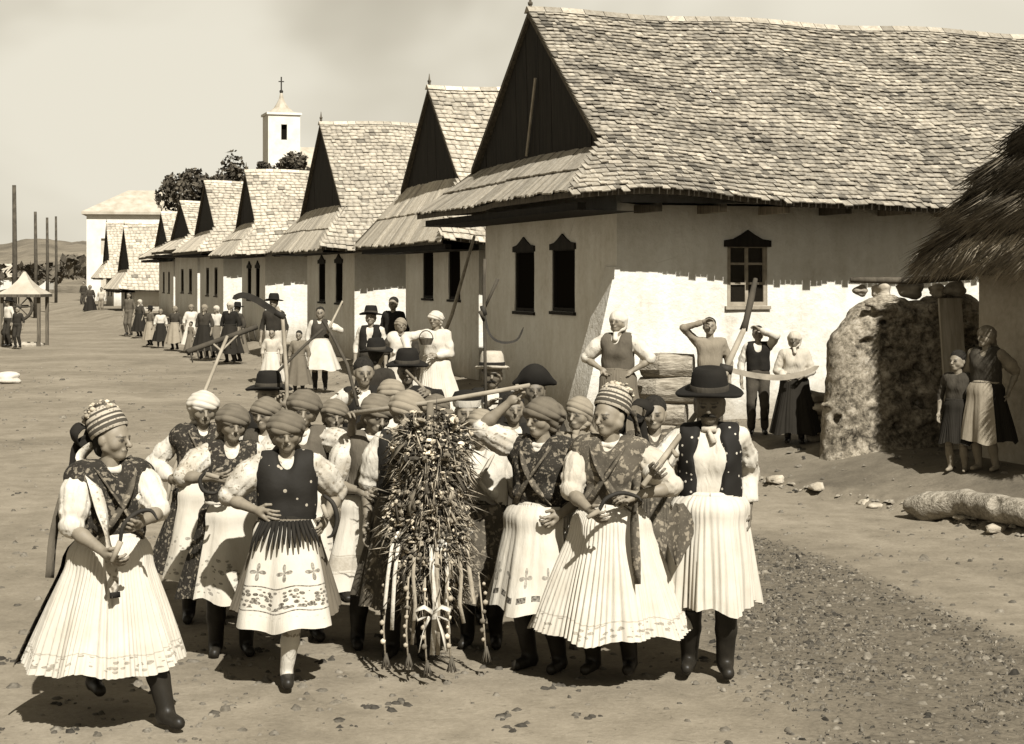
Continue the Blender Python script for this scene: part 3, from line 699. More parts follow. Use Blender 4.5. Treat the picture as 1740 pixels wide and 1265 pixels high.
# the near house: its lit-side corner stands at photo column 1048, 23 m away
C1 = Vector((wx(1048, 23.0), 23.0))
def front_u(px, C): k = (px - CX) / F; return (C.x - k * C.y) / (k * DV.y - DV.x)
def side_v(px, C): k = (px - CX) / F; return (k * C.y - C.x) / (SV.x - k * SV.y)
def zat(py, Y): return ZC - (py - HOR) / F * Y
v0, v1 = side_v(1236, C1), side_v(1304, C1); ys = C1.y + SV.y * (v0 + v1) / 2
sw1 = (v0, v1, zat(520, ys), zat(415, ys))
HOUSE1 = make_house('large near house with big shingled roof and a window in its sunlit side wall', C1, 6.16, 6.16, 4.15, 6.45, 13.0, 0.3, 0,
           fwin=[(front_u(977, C1), front_u(938, C1), zat(530, 25.0), zat(420, 25.0)), (front_u(908, C1), front_u(875, C1), zat(530, 26.7), zat(424, 26.7))],
           swin=[sw1], boards=11, seed=1, roof_len=11.0, exposure=0.105, pale=0.88)
def buttress():
    mb = MB(); x0 = 0.02
    mb.hexa([(-0.62, -0.03, 0.0), (-0.62, 0.75, 0.0), (x0 + 0.06, 0.75, 0.0), (x0 + 0.06, -0.03, 0.0), (-0.03, -0.022, 2.5), (-0.03, 0.4, 2.5), (x0 + 0.02, 0.4, 2.5), (x0 + 0.02, -0.022, 2.5)])
    mb.build("buttress", MATS['plaster'], HOUSE1)
buttress()
def row_house(label, px, Y, wg, zg, zp, lod, rot=0.0, seed=2, zb=0.3, extra=0.3, exposure=0.15, L=12, **kw):
    G = Vector((wx(px, Y), Y)); dv = Matrix.Rotation(rot, 2) @ DV; sv = Matrix.Rotation(rot, 2) @ SV
    w = wg + 2 * extra; C = G - dv * (w / 2) + sv * 0.15
    wz = zg - 1.35; fw = [(w * 0.30 - 0.42, w * 0.30 + 0.42, wz - 1.05, wz), (w * 0.66 - 0.42, w * 0.66 + 0.42, wz - 1.05, wz)]
    return make_house(label, C, w, wg, zg, zp, L, zb, lod, rot, fwin=fw, ex=kw.pop('ex', 0.85), exposure=exposure, seed=seed, **kw)
row_house('shingled house second along the row, gable peak just behind the large near house', 735, 35.0, 4.6, 4.30, 6.31, 1, seed=3, extra=0.55, pale=1.35)  # far roofs lightened in their colour to paint in overexposure and haze
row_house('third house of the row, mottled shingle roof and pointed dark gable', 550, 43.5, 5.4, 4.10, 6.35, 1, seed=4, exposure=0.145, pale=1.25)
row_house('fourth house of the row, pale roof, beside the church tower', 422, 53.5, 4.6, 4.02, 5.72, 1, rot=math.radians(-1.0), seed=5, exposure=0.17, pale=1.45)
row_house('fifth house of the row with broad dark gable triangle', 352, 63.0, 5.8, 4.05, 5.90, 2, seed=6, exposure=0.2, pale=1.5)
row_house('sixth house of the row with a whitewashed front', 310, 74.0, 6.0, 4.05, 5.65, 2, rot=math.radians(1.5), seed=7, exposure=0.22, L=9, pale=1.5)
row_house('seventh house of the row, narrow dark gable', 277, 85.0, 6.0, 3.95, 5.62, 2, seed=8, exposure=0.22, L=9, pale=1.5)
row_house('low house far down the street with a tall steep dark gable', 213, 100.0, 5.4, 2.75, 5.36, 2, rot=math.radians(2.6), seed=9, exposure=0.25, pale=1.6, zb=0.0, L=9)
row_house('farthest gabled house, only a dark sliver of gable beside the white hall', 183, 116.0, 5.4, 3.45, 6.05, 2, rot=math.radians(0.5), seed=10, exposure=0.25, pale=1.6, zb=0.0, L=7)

# ---------------------------------------------------------------- thatched hut, mud wall and yard clutter at the edge of the street
def make_hut():
    C = Vector((5.22, 18.7)); root = empty("thatched_hut", (C.x, C.y, 0), HROT); tag(root, 'low mud-walled hut with a shaggy overhanging straw thatch', 'hut')
    V, Fq = wall_panel(lambda a, z, d: (d, a, z), -6.0, 0, -0.1, 2.55, [], 0.1, 0.25, 0.03, 77); mb = MB(); mb.add(V, [f[::-1] for f in Fq]); mb.build("wall", MATS['plaster_grey'], root)
    mb = MB(); mb.add([(0, 0, -0.1), (4.5, 0, -0.1), (4.5, 0, 2.6), (2.25, 0, 4.9), (0, 0, 2.6), (4.5, -6, -0.1), (4.5, -6, 2.6), (0, -6, -0.1), (0, -6, 2.6), (2.25, -6, 4.9)], [(0, 1, 2, 3, 4), (1, 5, 6, 2), (5, 7, 8, 9, 6)]); mb.build("wall", MATS['plaster_grey'], root)
    sl = 1.02; xe = -0.46; ze = 2.50; xr = 2.25; zr = ze + (xr - xe) * sl
    mb = MB()
    for s in (1, -1):
        X = (lambda x: x) if s == 1 else (lambda x: 2 * xr - x)
        P = [(X(xe + 0.12), 0.42, ze + 0.02), (X(xr), 0.42, zr - 0.1), (X(xr), -6.5, zr - 0.1), (X(xe + 0.12), -6.5, ze + 0.02), (X(xe + 0.12), 0.42, ze - 0.12), (X(xr), 0.42, zr - 0.3), (X(xr), -6.5, zr - 0.3), (X(xe + 0.12), -6.5, ze - 0.12)]
        mb.add(P, [(0, 1, 2, 3), (7, 6, 5, 4), (0, 3, 7, 4), (0, 4, 5, 1), (3, 2, 6, 7)])
    mb.build("roof", MATS['timber'], root)
    rnd = random.Random(5); V = []; Fc = []; T = []
    ca, sa = 1 / math.hypot(1, sl), sl / math.hypot(1, sl)
    def blade(p, q, wd, tone):
        p = Vector(p); q = Vector(q); d = (q - p).normalized(); sd = d.cross(Vector((rnd.uniform(-.3, .3), rnd.uniform(-.3, .3), 1))).normalized() * wd; up = d.cross(sd).normalized() * wd * 0.7
        b = len(V); V.extend([p + sd, p - sd, p + up, q]); Fc.extend([(b, b + 2, b + 3), (b + 2, b + 1, b + 3), (b + 1, b, b + 3)]); T.extend([tone] * 4)
    # shaggy courses: each hangs in clumps over the one below, with dark gaps under the butts
    courses = [(-0.06, 0.60, 0.16, 3000, 1.9), (0.48, 0.75, 0.50, 2900, 1.35), (1.05, 0.85, 0.52, 2600, 0.85), (1.7, 1.0, 0.5, 2300, 0.6), (2.4, 1.3, 0.45, 1800, 0.5)]
    for t0, ln, hgt, n, tb in courses:
        for i in range(n):
            y = rnd.uniform(-3.6, 0.5); cl = 0.5 + 0.5 * math.sin(y * 7.3 + t0 * 5) * math.sin(y * 3.1 + t0); t = t0 + rnd.gauss(0, 0.035) - 0.14 * cl + 0.08 * math.sin(y * 17 + t0); l = ln * rnd.uniform(0.5, 1)
            o = hgt * rnd.uniform(0.25, 1.0) * (0.6 + 0.5 * cl)
            q = (xe + t * ca - sa * o * 0.75, y + rnd.gauss(0, .12), ze + t * sa + ca * o * 0.75 - abs(rnd.gauss(0, 0.05)))
            p = (xe + (t + l) * ca - sa * o * 0.25, y, ze + (t + l) * sa + ca * o * 0.25)
            blade(p, q, rnd.uniform(0.010, 0.026), tb * rnd.uniform(0.4, 1.5))
    for i in range(1700):       # ragged end of the roof
        t = rnd.uniform(-0.1, 4); cl = 0.5 + 0.5 * math.sin(t * 9); y = rnd.uniform(0.15, 0.5); o = 0.10 + 0.16 * cl * rnd.random()
        q = (xe + t * ca - sa * o - rnd.uniform(0, 0.16), y + abs(rnd.gauss(0, 0.12)), ze + t * sa + ca * o * 0.6 - rnd.uniform(0.0, 0.28)); p = (xe + (t + 0.4) * ca, y - 0.25, ze + (t + 0.4) * sa + 0.12)
        blade(p, q, rnd.uniform(0.012, 0.028), rnd.uniform(0.35, 1.2) * (1.2 if t < 0.7 else 0.7))
    o = link("thatch", mesh_np("thatch", np.array([tuple(v) for v in V]), np.array(Fc), MATS['thatch'], False, T), root); tag(o, kind='stuff')
    for y, dx in ((0.35, 0.02), (-0.55, 0.06)):
        mb = MB(); mb.tube([(xe + dx - 0.10, y + 0.25, ze + 0.02), (xe + dx + 0.35, y, ze + 0.5)], [0.009, 0.014], 6); mb.build("stick", MATS['timber_light'], root)
make_hut()

def make_mud_wall():
    a = Vector((3.98, 19.75)); b = Vector((5.5, 20.25)); root_loc = (a.x, a.y, 0)
    pr = []
    for i in range(10):
        q = i / 9; p = a.lerp(b, q); ht = 2.05 - 0.06 * math.cos(q * 11) + 0.06 * q - 0.22 * max(0, 0.15 - q) / 0.15
        pr.append(RC((p.x - a.x, p.y - a.y, 0.0), (p.x - a.x, p.y - a.y, ht - 0.24), 0.36 - 0.05 * q, 0.25, k=0.14))
    pr.append(RC((-0.05, -0.15, 0.0), (0.5, -0.25, 0.05), 0.36, 0.3, k=0.15))
    for i in range(130):
        r = random.Random(i); q = r.random(); p = a.lerp(b, q); th = r.uniform(-2.9, -0.3); zz_ = r.uniform(0.1, 2.05); rr2 = 0.33 - 0.06 * zz_ / 2
        pr.append(EL((p.x - a.x + rr2 * math.cos(th), p.y - a.y + rr2 * math.sin(th), zz_), (r.uniform(0.05, 0.14), r.uniform(0.04, 0.09), r.uniform(0.03, 0.09)), 0.035, 'u' if i % 4 else 's'))
    V, Q = solid(pr, (-0.7, -0.9, -0.1), (2.0, 1.05, 2.5), 0.026, 0.014, 3, 26)
    o = link("mud_wall", mesh_np("mud_wall", V, Q, MATS['mud'], True), None, root_loc); tag(o, 'crumbling rounded mud yard wall between the near house and the thatched hut', 'wall', kind='thing')
make_mud_wall()

def stone_mesh(name, r, seed, mat='stone', sq=(1, 1, 0.7), sub=1, tone=1.0):
    rnd = random.Random(seed); V, Fc = ICO[sub]; mb = MB()
    ph = [rnd.uniform(0, 6) for _ in range(6)]
    vs_ = [Vector(v) * r * (1 + 0.22 * math.sin(3 * v[0] + ph[0]) + 0.18 * math.sin(4 * v[1] + ph[1]) + 0.14 * math.sin(5 * v[2] + ph[2])) for v in V]
    mb.add([(v.x * sq[0], v.y * sq[1], v.z * sq[2]) for v in vs_], Fc, tone)
    return mb.mesh(name, MATS[mat], True)
def put(name, me, loc, rot, label, cat, group=None):
    o = link(name, me, None, loc, rot); tag(o, label, cat, group); return o
def clutter():
    rnd = random.Random(3)
    # log pile by the house wall
    spots = [(1137, 690, 0.20, 0), (1120, 668, 0.17, 1), (1140, 655, 0.19, 2), (1138, 630, 0.17, 3)]
    labs = ['bottom thick log of the pile against the sunlit house wall', 'log on the wall pile, second from the ground', 'pale log lying second from the top of the wall pile', 'topmost log with dark cut end on the wall pile']
    Yl = 21.6; gzv = g1(wx(1135, Yl), Yl)
    for i, (px, py, r, k) in enumerate(spots):
        z = gzv + 0.17 + 0.31 * i; x = wx(px, Yl); ln = rnd.uniform(0.30, 0.42)
        mb = MB(); mb.tube([(-ln, 0.05 * k, 0), (-ln * 0.4, 0, 0.01), (ln * 0.5, 0, 0), (ln, -0.06, 0.0)], [r * 0.9, r, r * 0.97, r * 0.93], 12)
        o = mb.build("log", MATS['log_wood'], None, False); o.location = (x, Yl, z); o.rotation_euler = (0, 0, rnd.uniform(-.2, .2)); tag(o, labs[i], 'log', 'logs piled by the house wall')
    # loose stone stack beside the mud wall
    z = g1(wx(1393, 20.6), 20.6) - 0.03; tops = ['lowest', 'second lowest', 'middle', 'second highest', 'topmost']
    for i in range(5):
        r = rnd.uniform(0.10, 0.13); me = stone_mesh("stone", r, 40 + i, 'stone', (1.25, 1, 0.62), 1, 1.5 if i % 2 else 0.7)
        o = put("stone", me, (wx(1390 + rnd.uniform(-5, 5), 20.6), 20.6, z + r * 0.6), (0, 0, rnd.uniform(0, 6)), f'{tops[i]} stone of the stack between dark-skirted woman and mud wall', 'stone', 'stones stacked by the mud wall'); z += r * 1.05
    # rubble on top of the mud wall
    for i, (px, py, w_) in enumerate([(1462, 490, 0.08), (1500, 491, 0.12), (1546, 488, 0.13), (1590, 489, 0.09), (1622, 488, 0.12)]):
        me = stone_mesh("rubble_stone", w_, 60 + i, 'stone', (1.0, 0.9, 0.75), 2, 0.8 + 0.5 * (i % 2))
        o = put("rubble_stone", me, wp(px, py, 20.0) + Vector((0, 0, -0.03)), (0, 0, rnd.uniform(0, 3)), ['small stone at the left end of the rubble on the mud wall', 'second stone from the left on top of the mud wall', 'widest stone in the middle of the mud wall top', 'stone on the mud wall top, second nearest the thatch', 'stone on the mud wall top right under the thatch'][i], 'stone', 'rubble on the mud wall')
    mb = MB(); a = wp(1445, 476, 19.9); b = wp(1655, 470, 19.9); mb.tube([a, a.lerp(b, 0.5) + Vector((0, 0, -0.03)), b], [0.035, 0.045, 0.04], 7); tag(mb.build("pole", MATS['timber'], None, True), 'thin dark pole lying along the top of the mud wall', 'pole')
    # board leaning in the corner
    mb = MB(); a = wp(1630, 500, 19.3); b = wp(1628, 720, 19.3); mb.box((-0.14, -0.02, 0), (0.14, 0.02, 1.75)); o = mb.build("leaning_board", MATS['timber_light'], None); o.location = (b.x, 19.25, 0.38); o.rotation_euler = (math.radians(-8), 0, 0.2); tag(o, 'grey board standing upright where mud wall meets the hut', 'board')
    # big felled log in front of the hut
    Yb = 15.9
    p = [wp(1550, 838, 16.4), wp(1575, 826, 16.3), wp(1640, 828, 16.0), wp(1700, 838, 15.5), wp(1790, 858, 14.9)]
    for q in p: q.z = g1(q.x, q.y) + 0.13
    o3 = p[0].copy(); q = []
    for i in range(len(p) - 1): q.append(RC(p[i] - o3, p[i + 1] - o3, (0.09, 0.14, 0.12, 0.13)[i], (0.14, 0.12, 0.13, 0.12)[i], 0.04))
    q += [RC(p[2] - o3 + Vector((0, -0.05, 0.05)), p[2] - o3 + Vector((0.14, -0.28, -0.08)), 0.07, 0.03, 0.03), SP(p[1] - o3 + Vector((0.12, -0.12, 0.08)), 0.07, 0.03, 's'), SP(p[3] - o3 + Vector((-0.1, -0.10, 0.10)), 0.08, 0.03, 's'), RC(p[2] - o3 + Vector((-0.2, -0.14, 0.0)), p[3] - o3 + Vector((-0.1, -0.15, -0.02)), 0.03, 0.02, 0.02, 's')]
    lo, hi = bounds(q, 0.06); V, Q = solid(q, lo, hi, 0.022, 0.007, 8, 16)
    o = link("felled_log", mesh_np("felled_log", V, Q, MATS['log_wood'], True), None, o3); tag(o, 'long rough tree trunk lying on the bank in front of the hut', 'log')
    # edging stones along the bank
    labs = ['pale flat stone on the bank edge nearest the man in the black hat', 'second pale edging stone along the bank', 'third edging stone, middle of the bank edge', 'small edging stone beside the middle of the bank edge', 'edging stone below the tree trunk', 'long low edging stone below the tree trunk', 'last edging stone toward the picture edge']
    for i, px in enumerate([1320, 1395, 1478, 1500, 1585, 1640, 1700]):
        Yq = 19 - (px - 1300) / 440 * 3.9; X = wx(px, Yq); X = float(edge_x(np.array(Yq))) * 0.35 + X * 0.65
        me = stone_mesh("edging_stone", rnd.uniform(0.06, 0.10), 80 + i, 'stone', (1.8, 1.0, 0.45), 1, 1.4); put("edging_stone", me, (X, Yq, g1(X, Yq) + 0.01), (0, 0, rnd.uniform(0.8, 1.2)), labs[i], 'stone', 'stones edging the bank')
    # white bundle by the left edge, second smaller one
    me = stone_mesh("cloth_bundle", 0.20, 91, 'white_linen', (1.7, 1, 0.6), 2); put("cloth_bundle", me, (wx(6, 37), 37, 0.10), (0, 0, 0.3), 'white cloth bundle dropped on the open ground at the left edge', 'bundle')
    # light pole leaning against the second house, thin scythe on the near house front are built with the tools
clutter()

def ground_litter():
    rnd = np.random.default_rng(9); V = []; Fc = []; T = []
    def chip(x, y, s, flat, tone, ang, hf=None):
        z = g1c(x, y); b = len(V); ca, sa = math.cos(ang), math.sin(ang); h = s * (hf if hf else rnd.uniform(0.12, 0.6))
        for k in range(5):
            w = 6.283 * k / 5; r = rnd.uniform(0.6, 1.2) * s; dx, dy = math.cos(w) * r, math.sin(w) * r * flat; V.append((x + dx * ca - dy * sa, y + dx * sa + dy * ca, z - 0.004))
        for k in range(3):
            w = 6.283 * k / 3 + 0.4; r = rnd.uniform(0.3, 0.65) * s; dx, dy = math.cos(w) * r, math.sin(w) * r * flat; V.append((x + dx * ca - dy * sa, y + dx * sa + dy * ca, z + h * rnd.uniform(0.7, 1.1)))
        Fc.extend([(b, b + 1, b + 5), (b + 1, b + 6, b + 5), (b + 1, b + 2, b + 6), (b + 2, b + 3, b + 6), (b + 3, b + 7, b + 6), (b + 3, b + 4, b + 7), (b + 4, b, b + 7), (b, b + 5, b + 7), (b + 5, b + 6, b + 7)]); T.extend([tone] * 8)
    GX = {}
    def g1c(x, y):
        k = (round(x * 8), round(y * 8))
        if k not in GX: GX[k] = g1(k[0] / 8, k[1] / 8)
        return GX[k]
    xs = rnd.uniform(0.6, 4.6, 60000); ys_ = rnd.uniform(6.5, 16.2, 60000); mk = litter_mask(xs, ys_) * np.clip(0.55 + 0.75 * fbm(xs * 3.2, ys_ * 3.2, 71, 3), 0.08, 1); ok = (np.abs(xs / ys_) < 0.34) & (rnd.random(60000) < mk)
    for x, y in list(zip(xs[ok], ys_[ok]))[:15000]:
        chip(x, y, abs(rnd.normal(0.009, 0.009)) + 0.004 + (0.03 * rnd.random() if rnd.random() < 0.03 else 0), rnd.uniform(0.08, 0.5), rnd.choice([0.10, 0.16, 0.24, 0.32, 0.42, 0.52, 0.7]), rnd.uniform(0, 6.28))
    n = 9000; ys_ = 6.5 + 38 * rnd.random(n) ** 1.7; xs = rnd.uniform(-0.34, 0.30, n) * ys_; keep = rnd.random(n) < np.clip(0.5 + 0.7 * fbm(xs * 1.3, ys_ * 1.3, 72, 3), 0.05, 1)
    for x, y in zip(xs[keep], ys_[keep]): chip(x, y, (abs(rnd.normal(0.010, 0.012)) + 0.006) * (1 + y / 40), rnd.uniform(0.5, 1.0), rnd.choice([0.28, 0.42, 0.5, 0.56, 0.6]), rnd.uniform(0, 6.28), rnd.uniform(0.25, 0.6))
    for i in range(420):       # crumbled pale lip of the bank
        y = rnd.uniform(13.2, 22.0); e = float(edge_x(np.array(y))) + 0.10 * float(fbm(np.array(y * 1.3), np.array(y * 0.7), 5, 3)); chip(e + 0.05 + rnd.normal(0, 0.03), y, rnd.uniform(0.012, 0.05), 0.7, rnd.uniform(0.6, 1.0), rnd.uniform(0, 6.28), 0.5)
    for i in range(70):        # dung and trodden lumps
        y = 8 + 26 * rnd.random() ** 1.5; x = rnd.uniform(-0.32, 0.2) * y; [chip(x + rnd.normal(0, 0.05), y + rnd.normal(0, 0.05), rnd.uniform(0.015, 0.045), 0.8, rnd.uniform(0.12, 0.3), rnd.uniform(0, 6), 0.4) for _ in range(6)]
    o = link("litter", mesh_np("litter", np.array(V), np.array(Fc), MATS['chaff'], False, T)); tag(o, 'scattered straw, chips and clods on the trodden earth', 'litter', kind='stuff')
ground_litter()

# ---------------------------------------------------------------- far things
def make_tree(label, px, base_py, Y, h, rx, rz, seed, dens=500, group='trees behind the roofs', leaf=0.24, blobs=8):
    rnd = random.Random(seed); x = wx(px, Y); root = empty("tree", (x, Y, 0)); tag(root, label, 'tree', group)
    mb = MB(); mb.tube([(0, 0, 0), (0.1, 0, h * 0.4), (-0.1, 0, h * 0.75)], [0.3, 0.22, 0.1], 8)
    cl = []
    for i in range(blobs):
        a = rnd.uniform(0, 6.28); q = (rx * 0.62 * math.cos(a) * rnd.uniform(0.2, 1), rx * 0.62 * math.sin(a), h - rz * rnd.uniform(0.3, 1.5)); cl.append((q, rnd.uniform(0.28, 0.5)))
        mb.tube([(0, 0, h * 0.45), (q[0] * 0.6, q[1] * 0.6, (h * 0.45 + q[2]) / 2 + 0.2), q], [0.12, 0.08, 0.03], 6)
    mb.build("trunk", MATS['bark'], root, True)
    V = []; Fc = []; T = []
    for i in range(dens * 3):
        q, rr = rnd.choice(cl); d = Vector((rnd.gauss(0, 1), rnd.gauss(0, 1), rnd.gauss(0, 0.8))).normalized() * rnd.uniform(0.45, 1) ** 0.6
        p = Vector(q) + Vector((d.x * rx * rr, d.y * rx * rr, d.z * rz * rr * 1.4)); s = leaf * rnd.uniform(0.5, 1.1)
        a = Vector((rnd.gauss(0, 1), rnd.gauss(0, 1), rnd.gauss(0, 1))).normalized(); b = a.cross(Vector((rnd.gauss(0, 1), rnd.gauss(0, 1), 1))).normalized(); n = len(V)
        V += [p - a * s, p - b * s * 0.6, p + a * s, p + b * s * 0.6]; Fc.append((n, n + 1, n + 2, n + 3)); T += [rnd.uniform(0.5, 1.8)] * 4
    link("crown", mesh_np("crown", np.array([tuple(v) for v in V]), np.array(Fc), MATS['leaf'], False, T), root)
make_tree('tall loose-leaved tree rising behind the sixth and seventh gables', 315, 0, 112, zat(288, 112), 2.6, 1.7, 1, 620)
make_tree('dark rounded tree in the gap right of the loose-leaved tree', 372, 0, 112, zat(284, 112), 1.9, 1.3, 2, 520)
make_tree('spiky young tree left of the church tower', 402, 0, 115, zat(268, 115), 1.6, 1.6, 3, 380, leaf=0.2)
make_tree('dark bushy tree at the foot of the church tower', 495, 0, 120, zat(258, 120), 1.9, 1.1, 4, 620)
make_tree('low tree crown just left of the church tower foot', 452, 0, 120, zat(280, 120), 1.0, 0.6, 5, 220)

def make_church():
    Y = 170.0; x = wx(478, Y); root = empty("church", (x, Y, 0), math.radians(18)); tag(root, 'white church tower with pointed spire and cross above the roofs', 'church')
    hw = 1.62; zt = zat(197, Y)
    V = []
    fm = lambda a, z, d: (a, -hw + d, z)
    Vv, Fq = wall_panel(fm, -hw, hw, 0, zt, [(-0.3, 0.3, zat(240, Y), zat(214, Y))], 0.5, 3, 0.0); mb = MB(); mb.add(Vv, Fq)
    mb.add([(hw, -hw, 0), (hw, hw, 0), (hw, hw, zt), (hw, -hw, zt), (-hw, hw, 0), (-hw, hw, zt), (-hw, -hw, 0), (-hw, -hw, zt)], [(0, 1, 2, 3), (1, 4, 5, 2), (4, 6, 7, 5)]); mb.build("tower", MATS['white_paint'], root)
    mb = MB(); za, zb = zat(240, Y), zat(214, Y); mb.add([(-0.3, -hw + 0.45, za), (0.3, -hw + 0.45, za), (0.3, -hw + 0.45, zb), (-0.3, -hw + 0.45, zb)], [(0, 1, 2, 3)]); mb.build("window", MATS['inside'], root)
    mb = MB(); mb.box((-hw - 0.16, -hw - 0.16, zt - 0.05), (hw + 0.16, hw + 0.16, zt + 0.18)); mb.build("cornice", MATS['white_paint'], root)
    # bell-cast spire
    prof = [(hw + 0.12, zt + 0.18), (hw * 0.72, zt + 0.42), (hw * 0.44, zt + 0.8), (0.42, zt + 1.3), (0.22, zat(168, Y)), (0.05, zat(152, Y))]
    mb = MB(); n = 8; Vv = []
    for r, z in prof:
        for k in range(n): a = 2 * math.pi * (k + 0.5) / n; Vv.append((r * 1.08 * math.cos(a), r * 1.08 * math.sin(a), z))
    mb.add(Vv, [(i * n + k, i * n + (k + 1) % n, (i + 1) * n + (k + 1) % n, (i + 1) * n + k) for i in range(len(prof) - 1) for k in range(n)]); mb.build("spire", MATS['far_roof'], root)
    zc = zat(156, Y); mb = MB(); mb.box((-0.06, -0.06, zc - 0.3), (0.06, 0.06, zat(131, Y))); mb.box((-0.28, -0.05, zat(139, Y) - 0.05), (0.28, 0.05, zat(139, Y) + 0.05)); mb.ball((0, 0, zc), 0.2, 1, 1); mb.build("cross", MATS['iron'], root)
    mb = MB(); z1, z2 = zat(290, Y), zat(250, Y); mb.prism([(-3.2, 0), (3.2, 0), (3.2, z1), (0, z2), (-3.2, z1)], 0.0, 14.0, 'x'); o = mb.build("nave", MATS['white_paint'], root); o.location = (hw, 2.2, 0)
    for s in (-1, 1):
        mb = MB(); mb.hexa([(hw, 2.2, z2 + 0.02), (hw + 14.2, 2.2, z2 + 0.02), (hw + 14.2, 2.2 + s * 3.5, z1 - 0.15), (hw, 2.2 + s * 3.5, z1 - 0.15), (hw, 2.2, z2 + 0.2), (hw + 14.2, 2.2, z2 + 0.2), (hw + 14.2, 2.2 + s * 3.5, z1 + 0.03), (hw, 2.2 + s * 3.5, z1 + 0.03)]); mb.build("nave_roof", MATS['far_roof'], root)
make_church()

def make_hall():
    Y = 142.0; x0, x1 = wx(147, Y), wx(213, Y); root = empty("white_hall", (x0, Y, 0), HROT * 0.55); tag(root, 'big white two-storey building with pale hipped roof closing the street', 'building')
    w = 6.6; zt = zat(360, Y); zr = zat(320, Y); Lh = 9.0; zb = -0.5
    fm = lambda a, z, d: (a, d, z)
    Vv, Fq = wall_panel(fm, 0, Lh, zb, zt, [(1.2, 2.0, 0.9, 2.5), (4.0, 4.8, 0.9, 2.5), (1.2, 2.0, 4.2, 5.6), (4.0, 4.8, 4.2, 5.6), (6.8, 7.6, 4.2, 5.6)], 0.2, 3, 0); mb = MB(); mb.add(Vv, Fq)
    mb.add([(0, 0, zb), (0, w, zb), (0, w, zt), (0, 0, zt), (Lh, 0, zb), (Lh, w, zb), (Lh, w, zt), (Lh, 0, zt)], [(3, 2, 1, 0), (4, 5, 6, 7), (1, 5, 6, 2)][::1]); mb.build("wall", MATS['white_paint'], root)
    for a, b in ((1.2, 0.9), (4.0, 0.9), (1.2, 4.2), (4.0, 4.2), (6.8, 4.2)):
        mb = MB(); t = 1.6 if b < 2 else 1.4; mb.add([(a, 0.19, b), (a + 0.8, 0.19, b), (a + 0.8, 0.19, b + t), (a, 0.19, b + t)], [(0, 1, 2, 3)]); mb.build("window", MATS['light_cloth'], root)
    e = 0.4; V8 = [(-e, -e, zt), (Lh + e, -e, zt), (Lh + e, w + e, zt), (-e, w + e, zt), (w / 2, w / 2, zr), (Lh - w / 2 + 0.3, w / 2, zr)]
    mb = MB(); mb.add(V8 + [(x, y, z - 0.22) for x, y, z in V8[:4]], [(0, 1, 5, 4), (1, 2, 5), (2, 3, 4, 5), (3, 0, 4), (0, 6, 7, 1), (1, 7, 8, 2), (2, 8, 9, 3), (3, 9, 6, 0), (9, 8, 7, 6)]); mb.build("roof", MATS['far_roof'], root)
make_hall()

def make_pole(label, px, top, Y):
    x = wx(px, Y); h = zat(top, Y); mb = MB(); mb.tube([(0, 0, -0.2), (0.03, 0, h * 0.5), (0, 0, h)], [0.12, 0.10, 0.08], 8)
    o = mb.build("telegraph_pole", MATS['pole_dark'], None, True); o.location = (x, Y, 0); tag(o, label, 'pole', 'poles down the far side of the street')
make_pole('tallest and nearest dark pole at the left edge of the street', 24, 315, 70)
make_pole('second dark pole behind the little roofed well', 60, 360, 95)
make_pole('third dark pole, just right of the second', 80, 370, 110)
make_pole('fourth and faintest pole, farthest down the street', 95, 368, 128)

def make_well():
    Y = 57.0; root = empty("roofed_well", (wx(42, Y), Y, 0), 0.0); tag(root, 'small draw well under a pale peaked roof with a big spoked wheel', 'well')
    hw = 0.74; z0 = zat(500, Y); z1 = zat(462, Y)
    for sx in (-1, 1):
        for sy in (-1, 1): mb = MB(); mb.box((sx * 0.62 - 0.05, sy * 0.5 - 0.05, -0.05), (sx * 0.62 + 0.05, sy * 0.5 + 0.05, z0 + 0.02), 1.3); mb.build("post", MATS['timber'], root)
    prof = [(hw, z0), (hw * 0.55, z0 + 0.22), (hw * 0.25, z0 + 0.48), (0.03, z1)]; mb = MB(); V = []
    for r, z in prof: V += [(-r, -r, z), (r, -r, z), (r, r, z), (-r, r, z)]
    mb.add(V, [(i * 4 + k, i * 4 + (k + 1) % 4, i * 4 + 4 + (k + 1) % 4, i * 4 + 4 + k) for i in range(3) for k in range(4)] + [(3, 2, 1, 0)]); mb.build("roof", MATS['far_roof'], root)
    mb = MB(); mb.box((-hw, -hw, z0 - 0.10), (hw, hw, z0 - 0.003)); mb.build("eave_board", MATS['timber'], root)
    zc = zat(521, Y); r = 0.45; mb = MB(); mb.tube([(-0.04 + r * math.cos(a * 0.2618), -0.55, zc + r * math.sin(a * 0.2618)) for a in range(25)], 0.055, 6, cap=False); wh = mb.build("wheel", MATS['pole_dark'], root, True)
    mb = MB(); mb.ball((-0.04, -0.55, zc), 0.10, 1, 1); mb.tube([(-0.04, -0.7, zc), (-0.04, 0.5, zc)], 0.05, 6); mb.build("axle", MATS['pole_dark'], wh)
    for k in range(8): a = k * math.pi / 4; mb = MB(); mb.tube([(-0.04, -0.55, zc), (-0.04 + r * math.cos(a), -0.55, zc + r * math.sin(a))], 0.022, 5); mb.build("spoke", MATS['pole_dark'], wh)
    mb = MB(); mb.tube([(0.55 * math.cos(a * 0.5236), 0.55 * math.sin(a * 0.5236), 0.0) for a in range(13)], 0.12, 6, cap=False); mb.build("well_kerb", MATS['stone'], root)
make_well()

